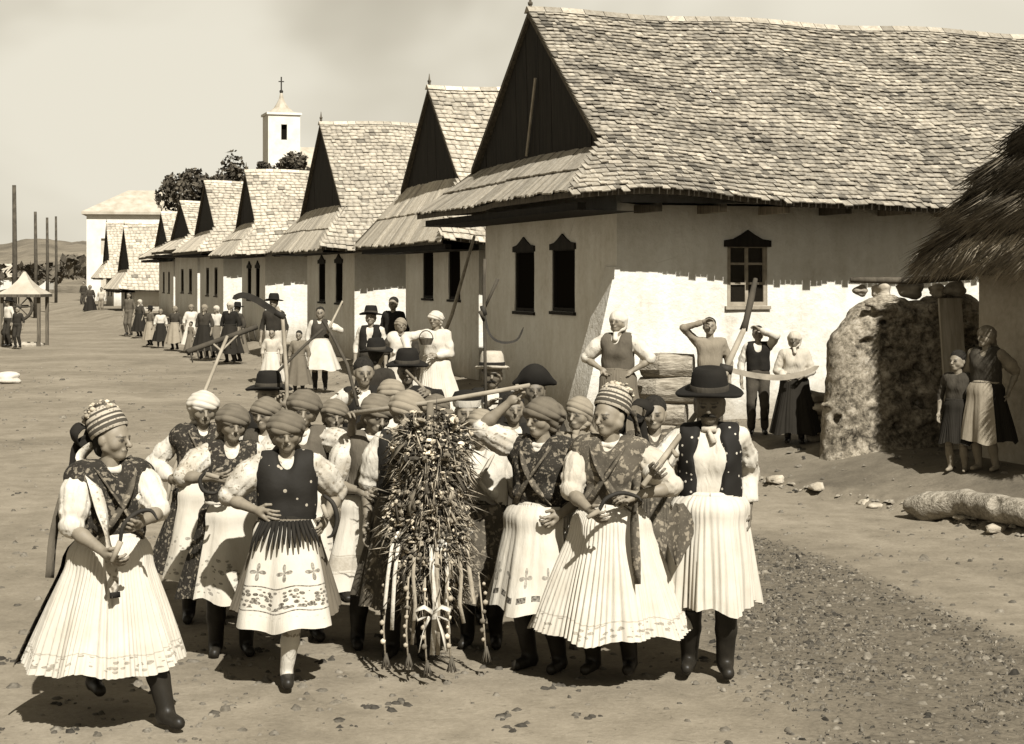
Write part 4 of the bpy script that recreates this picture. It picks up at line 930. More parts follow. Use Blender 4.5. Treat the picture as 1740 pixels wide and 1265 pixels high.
def make_hills():
    for nm, Y, prof, seed in (("hill", 620.0, [(-400, 432), (-150, 415), (0, 417), (40, 408), (80, 405), (120, 412), (180, 412), (300, 420), (500, 430), (900, 440), (1500, 440), (2100, 436)], 1),):
        V = []; Fc = []; n = 260; m = 14
        pxs = np.linspace(-400, 2100, n); tops = np.interp(pxs, [p[0] for p in prof], [p[1] for p in prof])
        for i in range(n):
            for j in range(m):
                q = j / (m - 1); Yq = 480 + 200 * q; z = (zat(tops[i], Y) + 0.8 * float(fbm(i * 0.9, j * 1.7, 3, 3))) * math.sin(math.pi / 2 * min(1, q / 0.75)) if q < 1 else -1
                V.append((wx(pxs[i], Yq), Yq, z if j else -1.5))
        for i in range(n - 1):
            for j in range(m - 1): b = i * m + j; Fc.append((b, b + m, b + m + 1, b + 1))
        o = link(nm, mesh_np(nm, np.array(V), np.array(Fc), MATS['hill_wood'], True)); tag(o, kind='structure')
    V = []; Fc = []; T = []; rnd = random.Random(4)       # far belt of trees at the foot of the hill
    for i in range(2600):
        px = rnd.uniform(-60, 150); Y = rnd.uniform(230, 420); x = wx(px, Y); h = rnd.uniform(0.3, 1) ** 0.7 * (5.2 if px > 105 else 4.0); s = rnd.uniform(0.5, 1.1)
        p = Vector((x, Y, h)); a = Vector((rnd.gauss(0, 1), rnd.gauss(0, 1), rnd.gauss(0, 1))).normalized(); b = a.cross(Vector((rnd.gauss(0, 1), 0.3, 1))).normalized(); n = len(V)
        V += [p - a * s, p - b * s * 0.7, p + a * s, p + b * s * 0.7]; Fc.append((n, n + 1, n + 2, n + 3)); T += [rnd.uniform(0.8, 2.2)] * 4
    o = link("far_wood", mesh_np("far_wood", np.array([tuple(v) for v in V]), np.array(Fc), MATS['leaf'], False, T)); tag(o, 'dark belt of trees at the foot of the hill', 'wood', kind='stuff')
    for px, Y, w_, lab in ((-4, 240, 4.0, 'pale far cottage cut by the left edge behind the well'), (62, 300, 4.0, 'tiny far cottage between the poles')):
        root = empty("far_cottage", (wx(px, Y), Y, 0)); tag(root, lab, 'house'); mb = MB(); mb.box((-w_ / 2, 0, -0.3), (w_ / 2, 4, 2.3)); mb.build("wall", MATS['white_paint'], root)
        mb = MB(); mb.prism([(-0.4, 2.25), (4.4, 2.25), (2, 4.2)], -w_ / 2 - 0.3, w_ / 2 + 0.3, 'x'); mb.build("roof", MATS['far_roof'], root)
        mb = MB(); mb.box((-0.4, -0.02, 0.8), (0.4, 0.02, 1.7)); mb.build("window", MATS['inside'], root)
make_hills()

# ---------------------------------------------------------------- people
def ik(s, h, l1, l2, hint):
    s, h, hint = Vector(s), Vector(h), Vector(hint); d = h - s; L = d.length
    if L > (l1 + l2) * 0.995: h = s + d * ((l1 + l2) * 0.995 / L); d = h - s; L = d.length
    u = d / max(L, 1e-6); a = (l1 * l1 - l2 * l2 + L * L) / (2 * L); q = math.sqrt(max(0, l1 * l1 - a * a))
    n = hint - u * hint.dot(u)
    if n.length < 1e-5: n = Vector((1, 0, 0))
    return s + u * a + n.normalized() * q, h

def hand_prims(w, d, nrm, curl, side):
    """palm, four unequal fingers in three joints each and a thumb leaving the palm's side"""
    d = d.normalized(); nrm = (nrm - d * nrm.dot(d)).normalized(); lat = nrm.cross(d) * side; pr = []
    pr.append(RC(w - d * 0.03, w + d * 0.03, 0.024, 0.027, 0.015))
    for s in (-1, 1): pr.append(RC(w + d * 0.02 + lat * 0.012 * s, w + d * 0.082 + lat * 0.024 * s, 0.017, 0.014, 0.015))
    for i, (o, ln) in enumerate(((0.031, 0.066), (0.0105, 0.078), (-0.0105, 0.073), (-0.031, 0.058))):
        p = w + d * (0.086 - 0.006 * (i == 3)) + lat * o
        for j, c in enumerate((0.35, 0.95, 1.55)):
            a = c * curl; q = p + (d * math.cos(a) + nrm * math.sin(a)) * ln * (0.44, 0.32, 0.26)[j] + lat * o * 0.06
            pr.append(RC(p, q, 0.0094 - 0.0008 * j, 0.0086 - 0.0008 * j, 0.004)); p = q
    p = w + d * 0.022 + lat * 0.026
    for j, ln in enumerate((0.038, 0.030)):
        q = p + (d * (0.7 + 0.1 * j) + lat * (0.62 - 0.55 * j * curl) + nrm * (0.25 + 0.5 * j * curl)).normalized() * ln; pr.append(RC(p, q, 0.0115 - 0.001 * j, 0.0098, 0.006)); p = q
    return pr

def garment(name, prims, h, mat, root, wr=0.0, seed=0, wf=22, disp=None):
    lo, hi = bounds(prims, h * 2 + 0.02); V, Q = solid(prims, lo, hi, h, wr, seed, wf, disp)
    if len(V) == 0: return None
    return link(name, mesh_np(name, V, Q, MATS[mat], True), root)

def skirt_mesh(name, root, mat, z0, z1, r0, r1, pleats=60, depth=0.012, sway=(0, 0), th0=-math.pi, th1=math.pi, ry=0.92, off=0.0, bell=0.85, seg=5, rows=22, seed=0, hem=0.017, knee=None, split=0.0):
    rnd = random.Random(seed); n = max(24, int(pleats * seg * (th1 - th0) / (2 * math.pi))); full = th1 - th0 > 6.2
    V = []; UV = []; ph = [rnd.uniform(0, 6.28) for _ in range(6)]
    for j in range(rows + 1):
        v = j / rows
        for i in range(n + (0 if full else 1)):
            th = th0 + (th1 - th0) * i / n
            w = pleats * th + 3.2 * math.sin(3 * th + ph[0]) + 2.0 * math.sin(7 * th + ph[1] + 1.5 * v) + 0.9 * v * math.sin(13 * th + ph[3])
            pl = (abs(math.sin(w / 2)) ** 0.8 - 0.55) * (1 + 0.5 * math.sin(2.3 * th + 5 * math.sin(th * 3 + ph[5])))
            r = r0 + (r1 - r0) * v ** bell + depth * (0.25 + v ** 0.8) * pl + 0.030 * v * math.sin(4 * th + ph[2] + 0.8 * v) + 0.020 * v * math.sin(9 * th + ph[3] - 1.2 * v) + off
            r += 0.03 * math.exp(-((v - 0.10) / 0.10) ** 2)
            if knee is not None: r += knee[1] * v * math.exp(-((th - knee[0]) / 0.45) ** 2)
            if split: r -= split * v * v * math.exp(-(th / 0.16) ** 2)
            x = math.sin(th) * r + sway[0] * v; y = -math.cos(th) * r * ry + sway[1] * v
            z = z0 + (z1 - z0) * v + v * (hem * math.sin(4 * th + ph[4]) + hem * 0.6 * math.sin(9 * th + ph[5])) - (off * 0.3)
            V.append((x, y, z)); UV.append((th / (2 * math.pi), v))
    m = n if full else n + 1; i = np.arange(n)[None, :]; j = np.arange(rows)[:, None]; i2 = (i + 1) % m
    Q = np.stack([(j + 1) * m + i + 0 * j, (j + 1) * m + i2, j * m + i2, j * m + i + 0 * j], -1).reshape(-1, 4)
    return link(name, mesh_np(name, np.array(V), Q, MATS[mat], True, None, UV), root)

def lathe(name, root, prof, mat, M, n=28, uvs=True, wob=None):
    V = []; UV = []
    for j, (r, z) in enumerate(prof):
        for k in range(n):
            a = 2 * math.pi * k / n; dz = wob(a, r) if wob else 0
            V.append(tuple(M @ Vector((r * math.sin(a), -r * math.cos(a), z + dz)))); UV.append((k / n, j / (len(prof) - 1)))
    Fc = [(j * n + k, j * n + (k + 1) % n, (j + 1) * n + (k + 1) % n, (j + 1) * n + k) for j in range(len(prof) - 1) for k in range(n)]
    return link(name, mesh_np(name, np.array(V), np.array(Fc), MATS[mat], True, None, UV), root)

def ribbon(name, root, pts, wd, mat, thick=0.004, side=Vector((1, 0, 0)), twist=0.0):
    mb = MB(); pts = [Vector(p) for p in pts]; V = []; m = len(pts)
    for i, p in enumerate(pts):
        t = (pts[min(i + 1, m - 1)] - pts[max(i - 1, 0)]).normalized(); s = (side - t * side.dot(t)).normalized()
        if twist: s = Matrix.Rotation(twist * math.sin(i * 0.55), 3, t) @ s
        nn = t.cross(s) * thick
        V += [p - s * wd / 2 + nn, p + s * wd / 2 + nn, p + s * wd / 2 - nn, p - s * wd / 2 - nn]
    Fc = [(i * 4 + k, i * 4 + (k + 1) % 4, i * 4 + 4 + (k + 1) % 4, i * 4 + 4 + k) for i in range(m - 1) for k in range(4)] + [(3, 2, 1, 0), tuple(m * 4 - 4 + k for k in range(4))]
    mb.add(V, Fc); return mb.build(name, MATS[mat], root, True)

def spline(pts, n=14):
    P = [Vector(p) for p in pts]; P = [P[0] * 2 - P[1]] + P + [P[-1] * 2 - P[-2]]; out = []
    for i in range(1, len(P) - 2):
        for j in range(n):
            t = j / n; a, b, c, d = P[i - 1], P[i], P[i + 1], P[i + 2]
            out.append(0.5 * ((2 * b) + (c - a) * t + (2 * a - 5 * b + 4 * c - d) * t * t + (3 * b - a - 3 * c + d) * t ** 3))
    return out + [P[-2]]
PEOPLE = {}
def person(key, label, px, Y, top, extra=0.03, rot=0.0, head=(0, 0, 0), L=None, R=None, hintL=None, hintR=None, palmL=None, palmR=None, curl=0.5,
           lod=0, z0=None, feet=None, blouse='white_linen', sleeve='puff', vest=None, vest_open=0.0, shawl=None, collar=None, skirt=None, apron=None, apron_w=0.95,
           gear=None, gearmat=None, footwear='boots', trousers=None, group=None, moustache=False, seed=None, tall=None, belt=None, waist=1.0, child=False, lean=0.0, skintone=1.0):
    seed = seed if seed is not None else sum(map(ord, key)) * 7 % 997; rnd = random.Random(seed)
    x = wx(px, Y); z0 = g1(x, Y) if z0 is None else z0
    H = tall if tall else zat(top, Y) - z0 - extra; k = H / 1.65
    root = empty("person", (x, Y, z0), math.radians(rot), k); tag(root, label, 'person', group); PEOPLE[key] = root
    Mi = (Matrix.Translation((x, Y, z0)) @ Matrix.Rotation(math.radians(rot), 4, 'Z') @ Matrix.Scale(k, 4)).inverted()
    def loc(p):
        if p is None: return None
        if isinstance(p, Vector): return Mi @ p
        return Vector(p)
    hs = 1.22 if child else 1.0
    NP = Vector((0, 0.005 - lean, 1.42)); Rh = (Matrix.Rotation(math.radians(head[0]), 3, 'Z') @ Matrix.Rotation(math.radians(head[2]), 3, 'Y') @ Matrix.Rotation(math.radians(head[1]), 3, 'X'))
    Hm = lambda p: NP + Rh @ ((Vector(p) - Vector((0, 0.005, 1.42))) * hs)
    Rn = np.array(Rh)
    def el(c, r, **kw): return EL(Hm(c), np.array(r) * hs, R=Rn, **kw)
    def rc(a, b, r1, r2=None, **kw): return RC(Hm(a), Hm(b), r1 * hs, (r2 if r2 is not None else r1) * hs, **kw)
    # arms
    arms = {}
    for sd, tgt, hint in ((-1, L, hintL), (1, R, hintR)):
        sh = Vector((0.168 * sd, 0.012 - lean, 1.335)); t = loc(tgt) if tgt is not None else Vector((0.25 * sd, -0.04, 0.83)); hint = Vector(hint) if hint is not None else Vector((0.6 * sd, 0.8, -0.2))
        e, wv = ik(sh, t, 0.285, 0.250, hint); arms[sd] = (sh, e, wv)
    # legs
    legs = {}
    for sd in (-1, 1):
        hip = Vector((0.085 * sd, 0, 0.86)); f = Vector((0.10 * sd, 0.02, 0.085))
        if feet: q = feet[0 if sd < 0 else 1]; f = loc(q) if isinstance(q, Vector) else Vector(q); f = Vector((f.x, f.y, max(f.z, 0.0) + 0.085))
        kn, an = ik(hip, f, 0.41, 0.40, (0.05 * sd, -1, 0)); legs[sd] = (hip, kn, an)
    hb = (0.013, 0.022, 0.034)[lod]; hh = (0.0072, 0.0115, 0.022)[lod]; hg = (0.0135, 0.021, 0.036)[lod]
    fw = rnd.uniform(0.92, 1.09); nl_ = rnd.uniform(-0.006, 0.007); jw = rnd.uniform(0.88, 1.14); ml = rnd.uniform(-0.004, 0.006); br_ = rnd.uniform(-0.004, 0.004)      # every face its own proportions
    # ---- body
    pr = [RC((-0.05, 0, 0.9), (-0.05, -lean * .5, 1.2), 0.085, 0.085, 0.05), RC((0.05, 0, 0.9), (0.05, -lean * .5, 1.2), 0.085, 0.085, 0.05), RC((-0.13, 0.01 - lean, 1.33), (0.13, 0.01 - lean, 1.33), 0.05, k=0.05), RC((0, 0.012 - lean, 1.34), Hm((0, 0.0, 1.45)), 0.052, 0.047)]
    for sd in (-1, 1):
        s_, e, w_ = arms[sd]; pr += [RC(s_, e, 0.046, 0.038, 0.02), RC(e, e.lerp(w_, 0.35), 0.038, 0.038, 0.02), RC(e.lerp(w_, 0.35), w_, 0.038, 0.025, 0.02)]
        hp, kn, an = legs[sd]; pr += [RC(hp, kn, 0.075, 0.05, 0.03), RC(kn, kn.lerp(an, 0.4), 0.05, 0.052, 0.02), RC(kn.lerp(an, 0.4), an, 0.052, 0.034, 0.02), RC(an + Vector((0, 0.03, -0.04)), an + Vector((0, -0.11, -0.050)), 0.030, 0.018, 0.02)]
    lo, hi = bounds(pr, 0.04); Vb, Qb = solid(pr, lo, hi, hb)
    parts = [(Vb, Qb, np.full(len(Vb), 0.95))]
    hp_ = [el((0, 0.018, 1.565), (0.078, 0.096, 0.088), k=0.02), rc((0, -0.012, 1.55), (0, -0.012, 1.55), 0.074), rc((0, -0.035, 1.53), (0, -0.048, 1.462), 0.055, 0.033), rc((0, 0.012, 1.40), (0, 0.0, 1.47), 0.048, 0.048),
           rc((-0.032, -0.080, 1.553), (0.032, -0.080, 1.553), 0.012, k=0.012), rc((0, -0.088, 1.545), (0, -0.113 - nl_, 1.511 - nl_ * 0.6), 0.009, 0.0122 * fw, k=0.01), rc((0, -0.064, 1.456), (0, -0.064, 1.456), 0.021)]
    for s in (-1, 1):
        hp_ += [rc((0.037 * s * fw, -0.044, 1.508 + br_), (0.037 * s * fw, -0.044, 1.508 + br_), 0.034), rc((0.05 * s * jw, 0.0, 1.49), (0, -0.052, 1.455), 0.030 * jw, 0.026), el((0.031 * s, -0.101, 1.535), (0.017, 0.015, 0.011), k=0.012, op='s'), rc((0.031 * s, -0.080, 1.535), (0.031 * s, -0.080, 1.535), 0.0115, k=0.004), rc((0.010 * s, -0.104, 1.508), (0.010 * s, -0.104, 1.508), 0.008, k=0.006), el((0.080 * s, 0.012, 1.528), (0.012, 0.022, 0.03), k=0.008)]
    hp_ += [rc((-0.018, -0.087, 1.481 + ml), (0.0, -0.091, 1.480), 0.0066, k=0.006), rc((0.018, -0.087, 1.481 + ml), (0.0, -0.091, 1.480), 0.0066, k=0.006), rc((-0.014, -0.086, 1.470), (0.014, -0.086, 1.470), 0.0066, k=0.008)]
    lo, hi = bounds(hp_, 0.03); Vh, Qh = solid(hp_, lo, hi, hh)
    C = (np.array(Vh) - np.array(NP)) @ Rn / hs + np.array((0, 0.005, 1.42)); T = np.ones(len(Vh)); fr = C[:, 1] < -0.05
    for s in (-1, 1):
        T = np.where(fr & ((((C[:, 0] - 0.031 * s) / 0.017) ** 2 + ((C[:, 2] - 1.535) / 0.0085) ** 2) < 1), 0.22, T)
        T = np.where(fr & ((((C[:, 0] - 0.033 * s) / 0.024) ** 2 + ((C[:, 2] - 1.5545 + 3 * (np.abs(C[:, 0]) - 0.03) ** 2) / 0.0055) ** 2) < 1), 0.35, T)
    T = np.where(fr & (((C[:, 0] / 0.024) ** 2 + ((C[:, 2] - 1.4765 - ml * (np.abs(C[:, 0]) / 0.018)) / 0.0065) ** 2) < 1), 0.5, T)
    T = T * np.where(fr & (C[:, 2] < 1.50) & (np.abs(C[:, 0]) > 0.022) & (np.abs(C[:, 0]) < 0.030 + 0.3 * (1.50 - C[:, 2])) & (C[:, 2] > 1.465), 0.86, 1.0)        # shade of creases beside the mouth, painted into the skin tone
    T = T * (1 - 0.10 * np.exp(-((np.abs(C[:, 0]) - 0.042) / 0.014) ** 2 - ((C[:, 2] - 1.505) / 0.014) ** 2) * fr)
    parts.append((Vh, Qh, T))
    for sd in (-1, 1):
        s_, e, w_ = arms[sd]; d = (w_ - e).normalized(); nr = (palmL if sd < 0 else palmR); nr = Vector(nr) if nr is not None else Vector((-sd * 0.8, -0.5, -0.3))
        if lod < 2: hpz = hand_prims(w_, d, nr, curl, sd)
        else: hpz = [RC(w_ - d * 0.02, w_ + d * 0.07, 0.025, 0.03), RC(w_ + d * 0.07, w_ + d * 0.14, 0.028, 0.015)]
        lo, hi = bounds(hpz, 0.015); Vq, Qq = solid(hpz, lo, hi, (0.0048, 0.008, 0.02)[lod]); parts.append((Vq, Qq, np.full(len(Vq), 0.92)))
    off = 0; VV = []; QQ = []; TT = []
    for V_, Q_, T_ in parts: VV.append(V_); QQ.append(Q_ + off); TT.append(T_); off += len(V_)
    link("body", mesh_np("body", np.concatenate(VV), np.concatenate(QQ), MATS['skin'], True, np.concatenate(TT) * skintone), root)
    # ---- clothes
    def torso(inf, zlo, bust=True):
        l = lean
        q = [RC((-0.05, 0, zlo - 0.03), (-0.052, -l * .4, 1.08), 0.098 + inf, 0.086 + inf, 0.05), RC((0.05, 0, zlo - 0.03), (0.052, -l * .4, 1.08), 0.098 + inf, 0.086 + inf, 0.05),
             RC((-0.052, -l * .4, 1.08), (-0.066, -0.003 - l * .8, 1.27), 0.086 + inf, 0.094 + inf, 0.05), RC((0.052, -l * .4, 1.08), (0.066, -0.003 - l * .8, 1.27), 0.086 + inf, 0.094 + inf, 0.05), RC((-0.128, 0.008 - l, 1.335), (0.128, 0.008 - l, 1.335), 0.054 + inf, k=0.05)]
        if bust: q += [SP((0.056 * s, -0.062 - l * .7, 1.20), 0.060 + inf * 0.6, 0.05) for s in (-1, 1)]
        return q
    fem = skirt is not None and trousers is None
    zl = waist - 0.04
    if blouse:
        q = torso(0.012, zl, fem)
        for sd in (-1, 1):
            s_, e, w_ = arms[sd]; mid = s_.lerp(e, 0.6); fd = (w_ - e).normalized()
            if sleeve == 'puff': ud = (e - s_).normalized(); q += [RC(s_, s_ + ud * 0.10, 0.062, 0.082, 0.03), RC(s_ + ud * 0.10, s_ + ud * 0.19, 0.084, 0.080, 0.03), RC(s_ + ud * 0.225, s_ + ud * 0.265, 0.052, 0.070, 0.010)]
            elif sleeve == 'long': q += [RC(s_, mid, 0.060, 0.063, 0.03), RC(mid, e, 0.063, 0.058, 0.03), RC(e, e.lerp(w_, 0.7), 0.056, 0.058, 0.02), RC(e.lerp(w_, 0.7), e.lerp(w_, 0.93), 0.058, 0.038, 0.02)]
            elif sleeve == 'short': q += [RC(s_, mid, 0.066, 0.074, 0.03), RC(mid, e.lerp(mid, 0.3), 0.074, 0.066, 0.02)]
            else: q += [RC(s_, e, 0.056, 0.050, 0.03), RC(e, e.lerp(w_, 0.93), 0.048, 0.037, 0.02)]
        q += [RC((0, 0.0 - lean, 1.44), (0, -0.08 - lean, 1.405), 0.058, 0.045, 0.015, 's'), CUT((0, 0, -1), -zl)]
        def folds(X, Y, Z, A=[(arms[sd][0], arms[sd][1], arms[sd][2], sd) for sd in (-1, 1)]):
            out = 0
            for s_, e, w_, sd in A:
                c = (s_ + e) / 2; ax_ = (e - s_).normalized(); u = ax_.orthogonal().normalized(); v = ax_.cross(u)
                dx, dy, dz = X - c.x, Y - c.y, Z - c.z; an_ = np.arctan2(dx * v.x + dy * v.y + dz * v.z, dx * u.x + dy * u.y + dz * u.z); t = dx * ax_.x + dy * ax_.y + dz * ax_.z
                near = np.clip(1 - np.sqrt(dx ** 2 + dy ** 2 + dz ** 2) / 0.26, 0, 1) ** 0.5
                out = out + near * (0.0050 * np.sin(11 * an_ + 8 * t + seed) + 0.0042 * np.sin(18 * an_ - 10 * t + 2 * seed) + 0.002 * np.sin(40 * t + 3 * an_))
            return out
        garment("blouse", q, hg, blouse, root, 0.0035, seed, 26, folds if lod < 2 else None)
    if vest:
        q = torso(0.030, zl + 0.01, fem) + [SP((0.235 * s, 0.01 - lean, 1.335), 0.095, 0.02, 's') for s in (-1, 1)]
        if vest_open: q += [RC((0, -0.185 - lean, 1.46), (0, -0.185, 0.90), vest_open + 0.035, vest_open + 0.025, 0.012, 's'), RC((0, -0.06 - lean, 1.45), (0, -0.14 - lean, 1.3), 0.075, 0.06, 0.02, 's')]
        else: q += [RC((0, -0.02 - lean, 1.46), (0, -0.155 - lean, 1.30), 0.072, 0.035, 0.02, 's')]
        q += [CUT((0, 0, -1), -(zl + 0.005))]
        garment("vest", q, hg, vest, root, 0.0065, seed + 1, 26)
    if shawl:
        q = torso(0.034, zl + 0.02, fem) + [RC((-0.165, 0.01 - lean, 1.325), (0.165, 0.01 - lean, 1.325), 0.082, k=0.04), RC((-0.12, 0.07 - lean, 1.32), (0.10, -0.13 - lean, 1.08), 0.05, 0.035, 0.02), RC((0.12, 0.07 - lean, 1.32), (-0.10, -0.13 - lean, 1.08), 0.05, 0.035, 0.02),
             RC((0, -0.0 - lean, 1.46), (0, -0.155 - lean, 1.315), 0.068, 0.022, 0.015, 's'), CUT((0, 0, -1), -(zl + 0.01))]
        garment("shawl", q, hg, shawl, root, 0.008, seed + 2, 30)
        if lod == 0:
            for sd in (1, -1):
                pts = [(0.115 * sd, 0.03 - lean, 1.425), (0.095 * sd, -0.085 - lean, 1.36), (0.045 * sd, -0.160 - lean, 1.26), (-0.02 * sd, -0.178 - lean * .7, 1.16), (-0.085 * sd, -0.160 - lean * .5, 1.07), (-0.135 * sd, -0.10, 1.0)]
                ribbon("shawl_border", root, spline(pts, 5), 0.034, 'floral_mid' if shawl != 'white_linen' else 'light_cloth', 0.005 + 0.002 * sd, Vector((0.75, -0.25 * sd, 0.6 * sd)))
    if collar:
        q = [RC((0.068 * math.cos(a), 0.062 * math.sin(a) - lean, 1.388 + 0.022 * math.sin(a)), (0.068 * math.cos(a + .7), 0.062 * math.sin(a + .7) - lean, 1.388 + 0.022 * math.sin(a + .7)), 0.019, k=0.012) for a in np.arange(0, 6.28, 0.7)]
        garment("collar", q, min(hg, 0.011), collar, root, 0.003, seed)
    if skirt:
        d = dict(z1=0.38, r1=0.40, pleats=56, depth=0.016, sway=(0, 0), knee=None, seed=seed, r0=0.148); d.update(skirt); sm = d.pop('mat')
        if lod == 1: d.update(seg=4, rows=10)
        if lod == 2: d.update(seg=3, rows=5); d['pleats'] = min(d['pleats'], 20)
        ap_over = d.pop('ap', {})
        z1 = d.pop('z1'); r1 = d.pop('r1'); r0 = d.pop('r0')
        skirt_mesh("skirt", root, sm, waist + 0.02, z1, r0, r1, **d)
        if apron:
            d2 = dict(d); d2.update(th0=-apron_w, th1=apron_w, off=0.040, pleats=max(14, int(d['pleats'] * 0.45)), depth=0.010); d2.update(ap_over)
            az = d2.pop('z1', z1 + 0.015); d2['split'] = 0
            skirt_mesh("apron", root, apron, waist + 0.025, az, r0, r1, **d2)
        bl = [(0.155 * math.sin(a), -0.125 * math.cos(a) + 0.0, waist + 0.015) for a in np.linspace(0, 6.283, 25)]
        mb = MB(); mb.tube(bl, 0.024, 8, cap=False); mb.build("waistband", MATS[belt or apron or sm], root, True)
    if trousers:
        q = [RC((-0.05, 0, 0.93), (0.05, 0, 0.93), 0.125, k=0.04)]
        for sd in (-1, 1):
            hp, kn, an = legs[sd]; q += [RC(hp, kn, 0.098, 0.074, 0.03), RC(kn, kn.lerp(an, 0.9), 0.074, 0.062, 0.02)]
        garment("trousers", q + [CUT((0, 0, 1), waist + 0.02)], hg, trousers, root, 0.006, seed + 5)
    if footwear:
        for sd in (-1, 1):
            hp, kn, an = legs[sd]; yaw = 0.12 * sd; fwd = Vector((math.sin(yaw), -math.cos(yaw), 0)); sh_d = (kn - an).normalized()
            heel = an + Vector((0, 0.035, -0.042)); toe = an + fwd * 0.135 + Vector((0, 0, -0.050)); leg_top = an.lerp(kn, 0.82)
            if footwear == 'boots':
                q = [RC(an, an.lerp(kn, 0.45), 0.047, 0.060, 0.02), RC(an.lerp(kn, 0.45), leg_top, 0.060, 0.066, 0.02), RC(heel, toe, 0.042, 0.034, 0.03), RC(heel + Vector((0, 0, -0.02)), heel + Vector((0, 0.0, -0.028)), 0.030, k=0.01), CUT((0, 0, -1), -(an.z - 0.085)), CUT(sh_d, sh_d.dot(leg_top))]
                garment("boot", q, hg, 'leather', root, 0.003, seed)
            else:
                q = [RC(an, an.lerp(kn, 0.45), 0.040, 0.055, 0.02), RC(an.lerp(kn, 0.45), leg_top, 0.055, 0.056, 0.02), RC(heel, toe, 0.036, 0.026, 0.03), CUT(sh_d, sh_d.dot(leg_top))]
                if lod < 2: garment("stocking", q, hg, 'white_linen' if footwear == 'stockings' else 'tan_cloth', root, 0.002, seed)
                q = [RC(heel, toe, 0.045, 0.036, 0.03), EL(an + fwd * 0.03 + Vector((0, 0, 0.03)), (0.05, 0.06, 0.035), 0.02, 's'), CUT((0, 0, -1), -(an.z - 0.085)), CUT((0, 0, 1), an.z + 0.005)]
                if footwear == 'stockings': garment("shoe", q, hg, 'leather', root, 0, seed)
    # ---- head gear
    hk = min(hg, (0.0105, 0.016, 0.03)[lod])
    if gear in ('kerchief', 'headscarf', 'wrap'):
        q = [el((0, 0.020, 1.574), (0.095, 0.116, 0.090), k=0.03)]
        if gear == 'wrap': q += [rc((-0.060, -0.052, 1.572), (0.060, -0.052, 1.572), 0.031, k=0.04), rc((-0.070, 0.03, 1.565), (0.070, 0.03, 1.565), 0.044, k=0.05), rc((-0.02, 0.09, 1.56), (0.03, 0.11, 1.535), 0.062, k=0.04)]
        q += [rc((0, 0.070, 1.53), (0.0, 0.075, 1.43), 0.070, 0.048, k=0.04), rc((0.0, 0.105, 1.47), (0.0, 0.12, 1.46), 0.034), rc((0.0, 0.10, 1.46), (0.085, 0.12, 1.34), 0.026, 0.026), rc((0.0, 0.10, 1.46), (-0.095, 0.11, 1.35), 0.026, 0.024)]
        for s in (-1, 1): q += [rc((0.074 * s, 0.015, 1.555), (0.064 * s, 0.035, 1.47), 0.036, 0.030, k=0.03)]
        if gear == 'headscarf': q += [rc((-0.06, 0.0, 1.455), (0, -0.045, 1.425), 0.026, 0.022), rc((0.06, 0.0, 1.455), (0, -0.045, 1.425), 0.026, 0.022), rc((0, -0.06, 1.42), (0.02, -0.10, 1.35), 0.02, 0.026), rc((0, 0.05, 1.46), (0, 0.12, 1.36), 0.06, 0.04)]
        q += [el((0, -0.135, 1.475), (0.068, 0.125, 0.076), k=0.008, op='s')]
        for s in (-1, 1): q += [rc((0, -0.088, 1.566), (0.045 * s, -0.070, 1.560), 0.011, 0.011, k=0.012), rc((0.045 * s, -0.070, 1.560), (0.076 * s, -0.030, 1.540), 0.011, 0.012, k=0.012)]
        if gear == 'headscarf': q += [rc((0, -0.06, 1.42), (0.02, -0.10, 1.35), 0.02, 0.026)]
        kc = Hm((0, 0.02, 1.55)); bx_, by_, bz_ = Rh.col[0], Rh.col[1], Rh.col[2]
        def kfold(X, Y, Z):
            dx, dy, dz = X - kc.x, Y - kc.y, Z - kc.z; a_ = dx * bx_[0] + dy * bx_[1] + dz * bx_[2]; b_ = dx * by_[0] + dy * by_[1] + dz * by_[2]; c_ = dx * bz_[0] + dy * bz_[1] + dz * bz_[2]
            an_ = np.arctan2(a_, c_ + 0.02); w_ = np.clip((b_ + 0.12) / 0.2, 0.15, 1)
            return w_ * (0.0055 * (np.abs(np.sin(3.5 * an_ + seed)) ** 0.5 - 0.7) + 0.0022 * np.sin(11 * an_ + 2 * seed + 5 * b_))
        garment(gear if gear != 'wrap' else 'kerchief', q, hk, gearmat or 'kerchief_tan', root, 0.0012, seed + 9, 20, kfold if lod < 2 else None)
    elif gear == 'hair':
        q = [el((0, 0.026, 1.578), (0.088, 0.102, 0.090), k=0.02), rc((0, 0.06, 1.53), (0, 0.05, 1.47), 0.055, 0.045), el((0, -0.130, 1.50), (0.072, 0.118, 0.092), k=0.01, op='s')]
        garment("hair", q, hk, gearmat or 'hair', root, 0.004, seed)
    elif gear in ('hat', 'straw', 'cap', 'bicorne'):
        q = [el((0, 0.026, 1.572), (0.086, 0.100, 0.086), k=0.02), rc((0, 0.06, 1.53), (0, 0.05, 1.48), 0.052, 0.045), el((0, -0.130, 1.50), (0.072, 0.118, 0.088), k=0.01, op='s')]
        garment("hair", q, hk, 'hair', root, 0.003, seed)
        Mh = Matrix.Translation(Hm((0, 0.012, 1.592))) @ Rh.to_4x4() @ Matrix.Rotation(math.radians(-4), 4, 'X') @ Matrix.Scale(hs, 4)
        gm = gearmat or {'hat': 'felt', 'straw': 'straw_hat', 'cap': 'felt', 'bicorne': 'felt'}[gear]
        nl = (32, 20, 10)[lod]
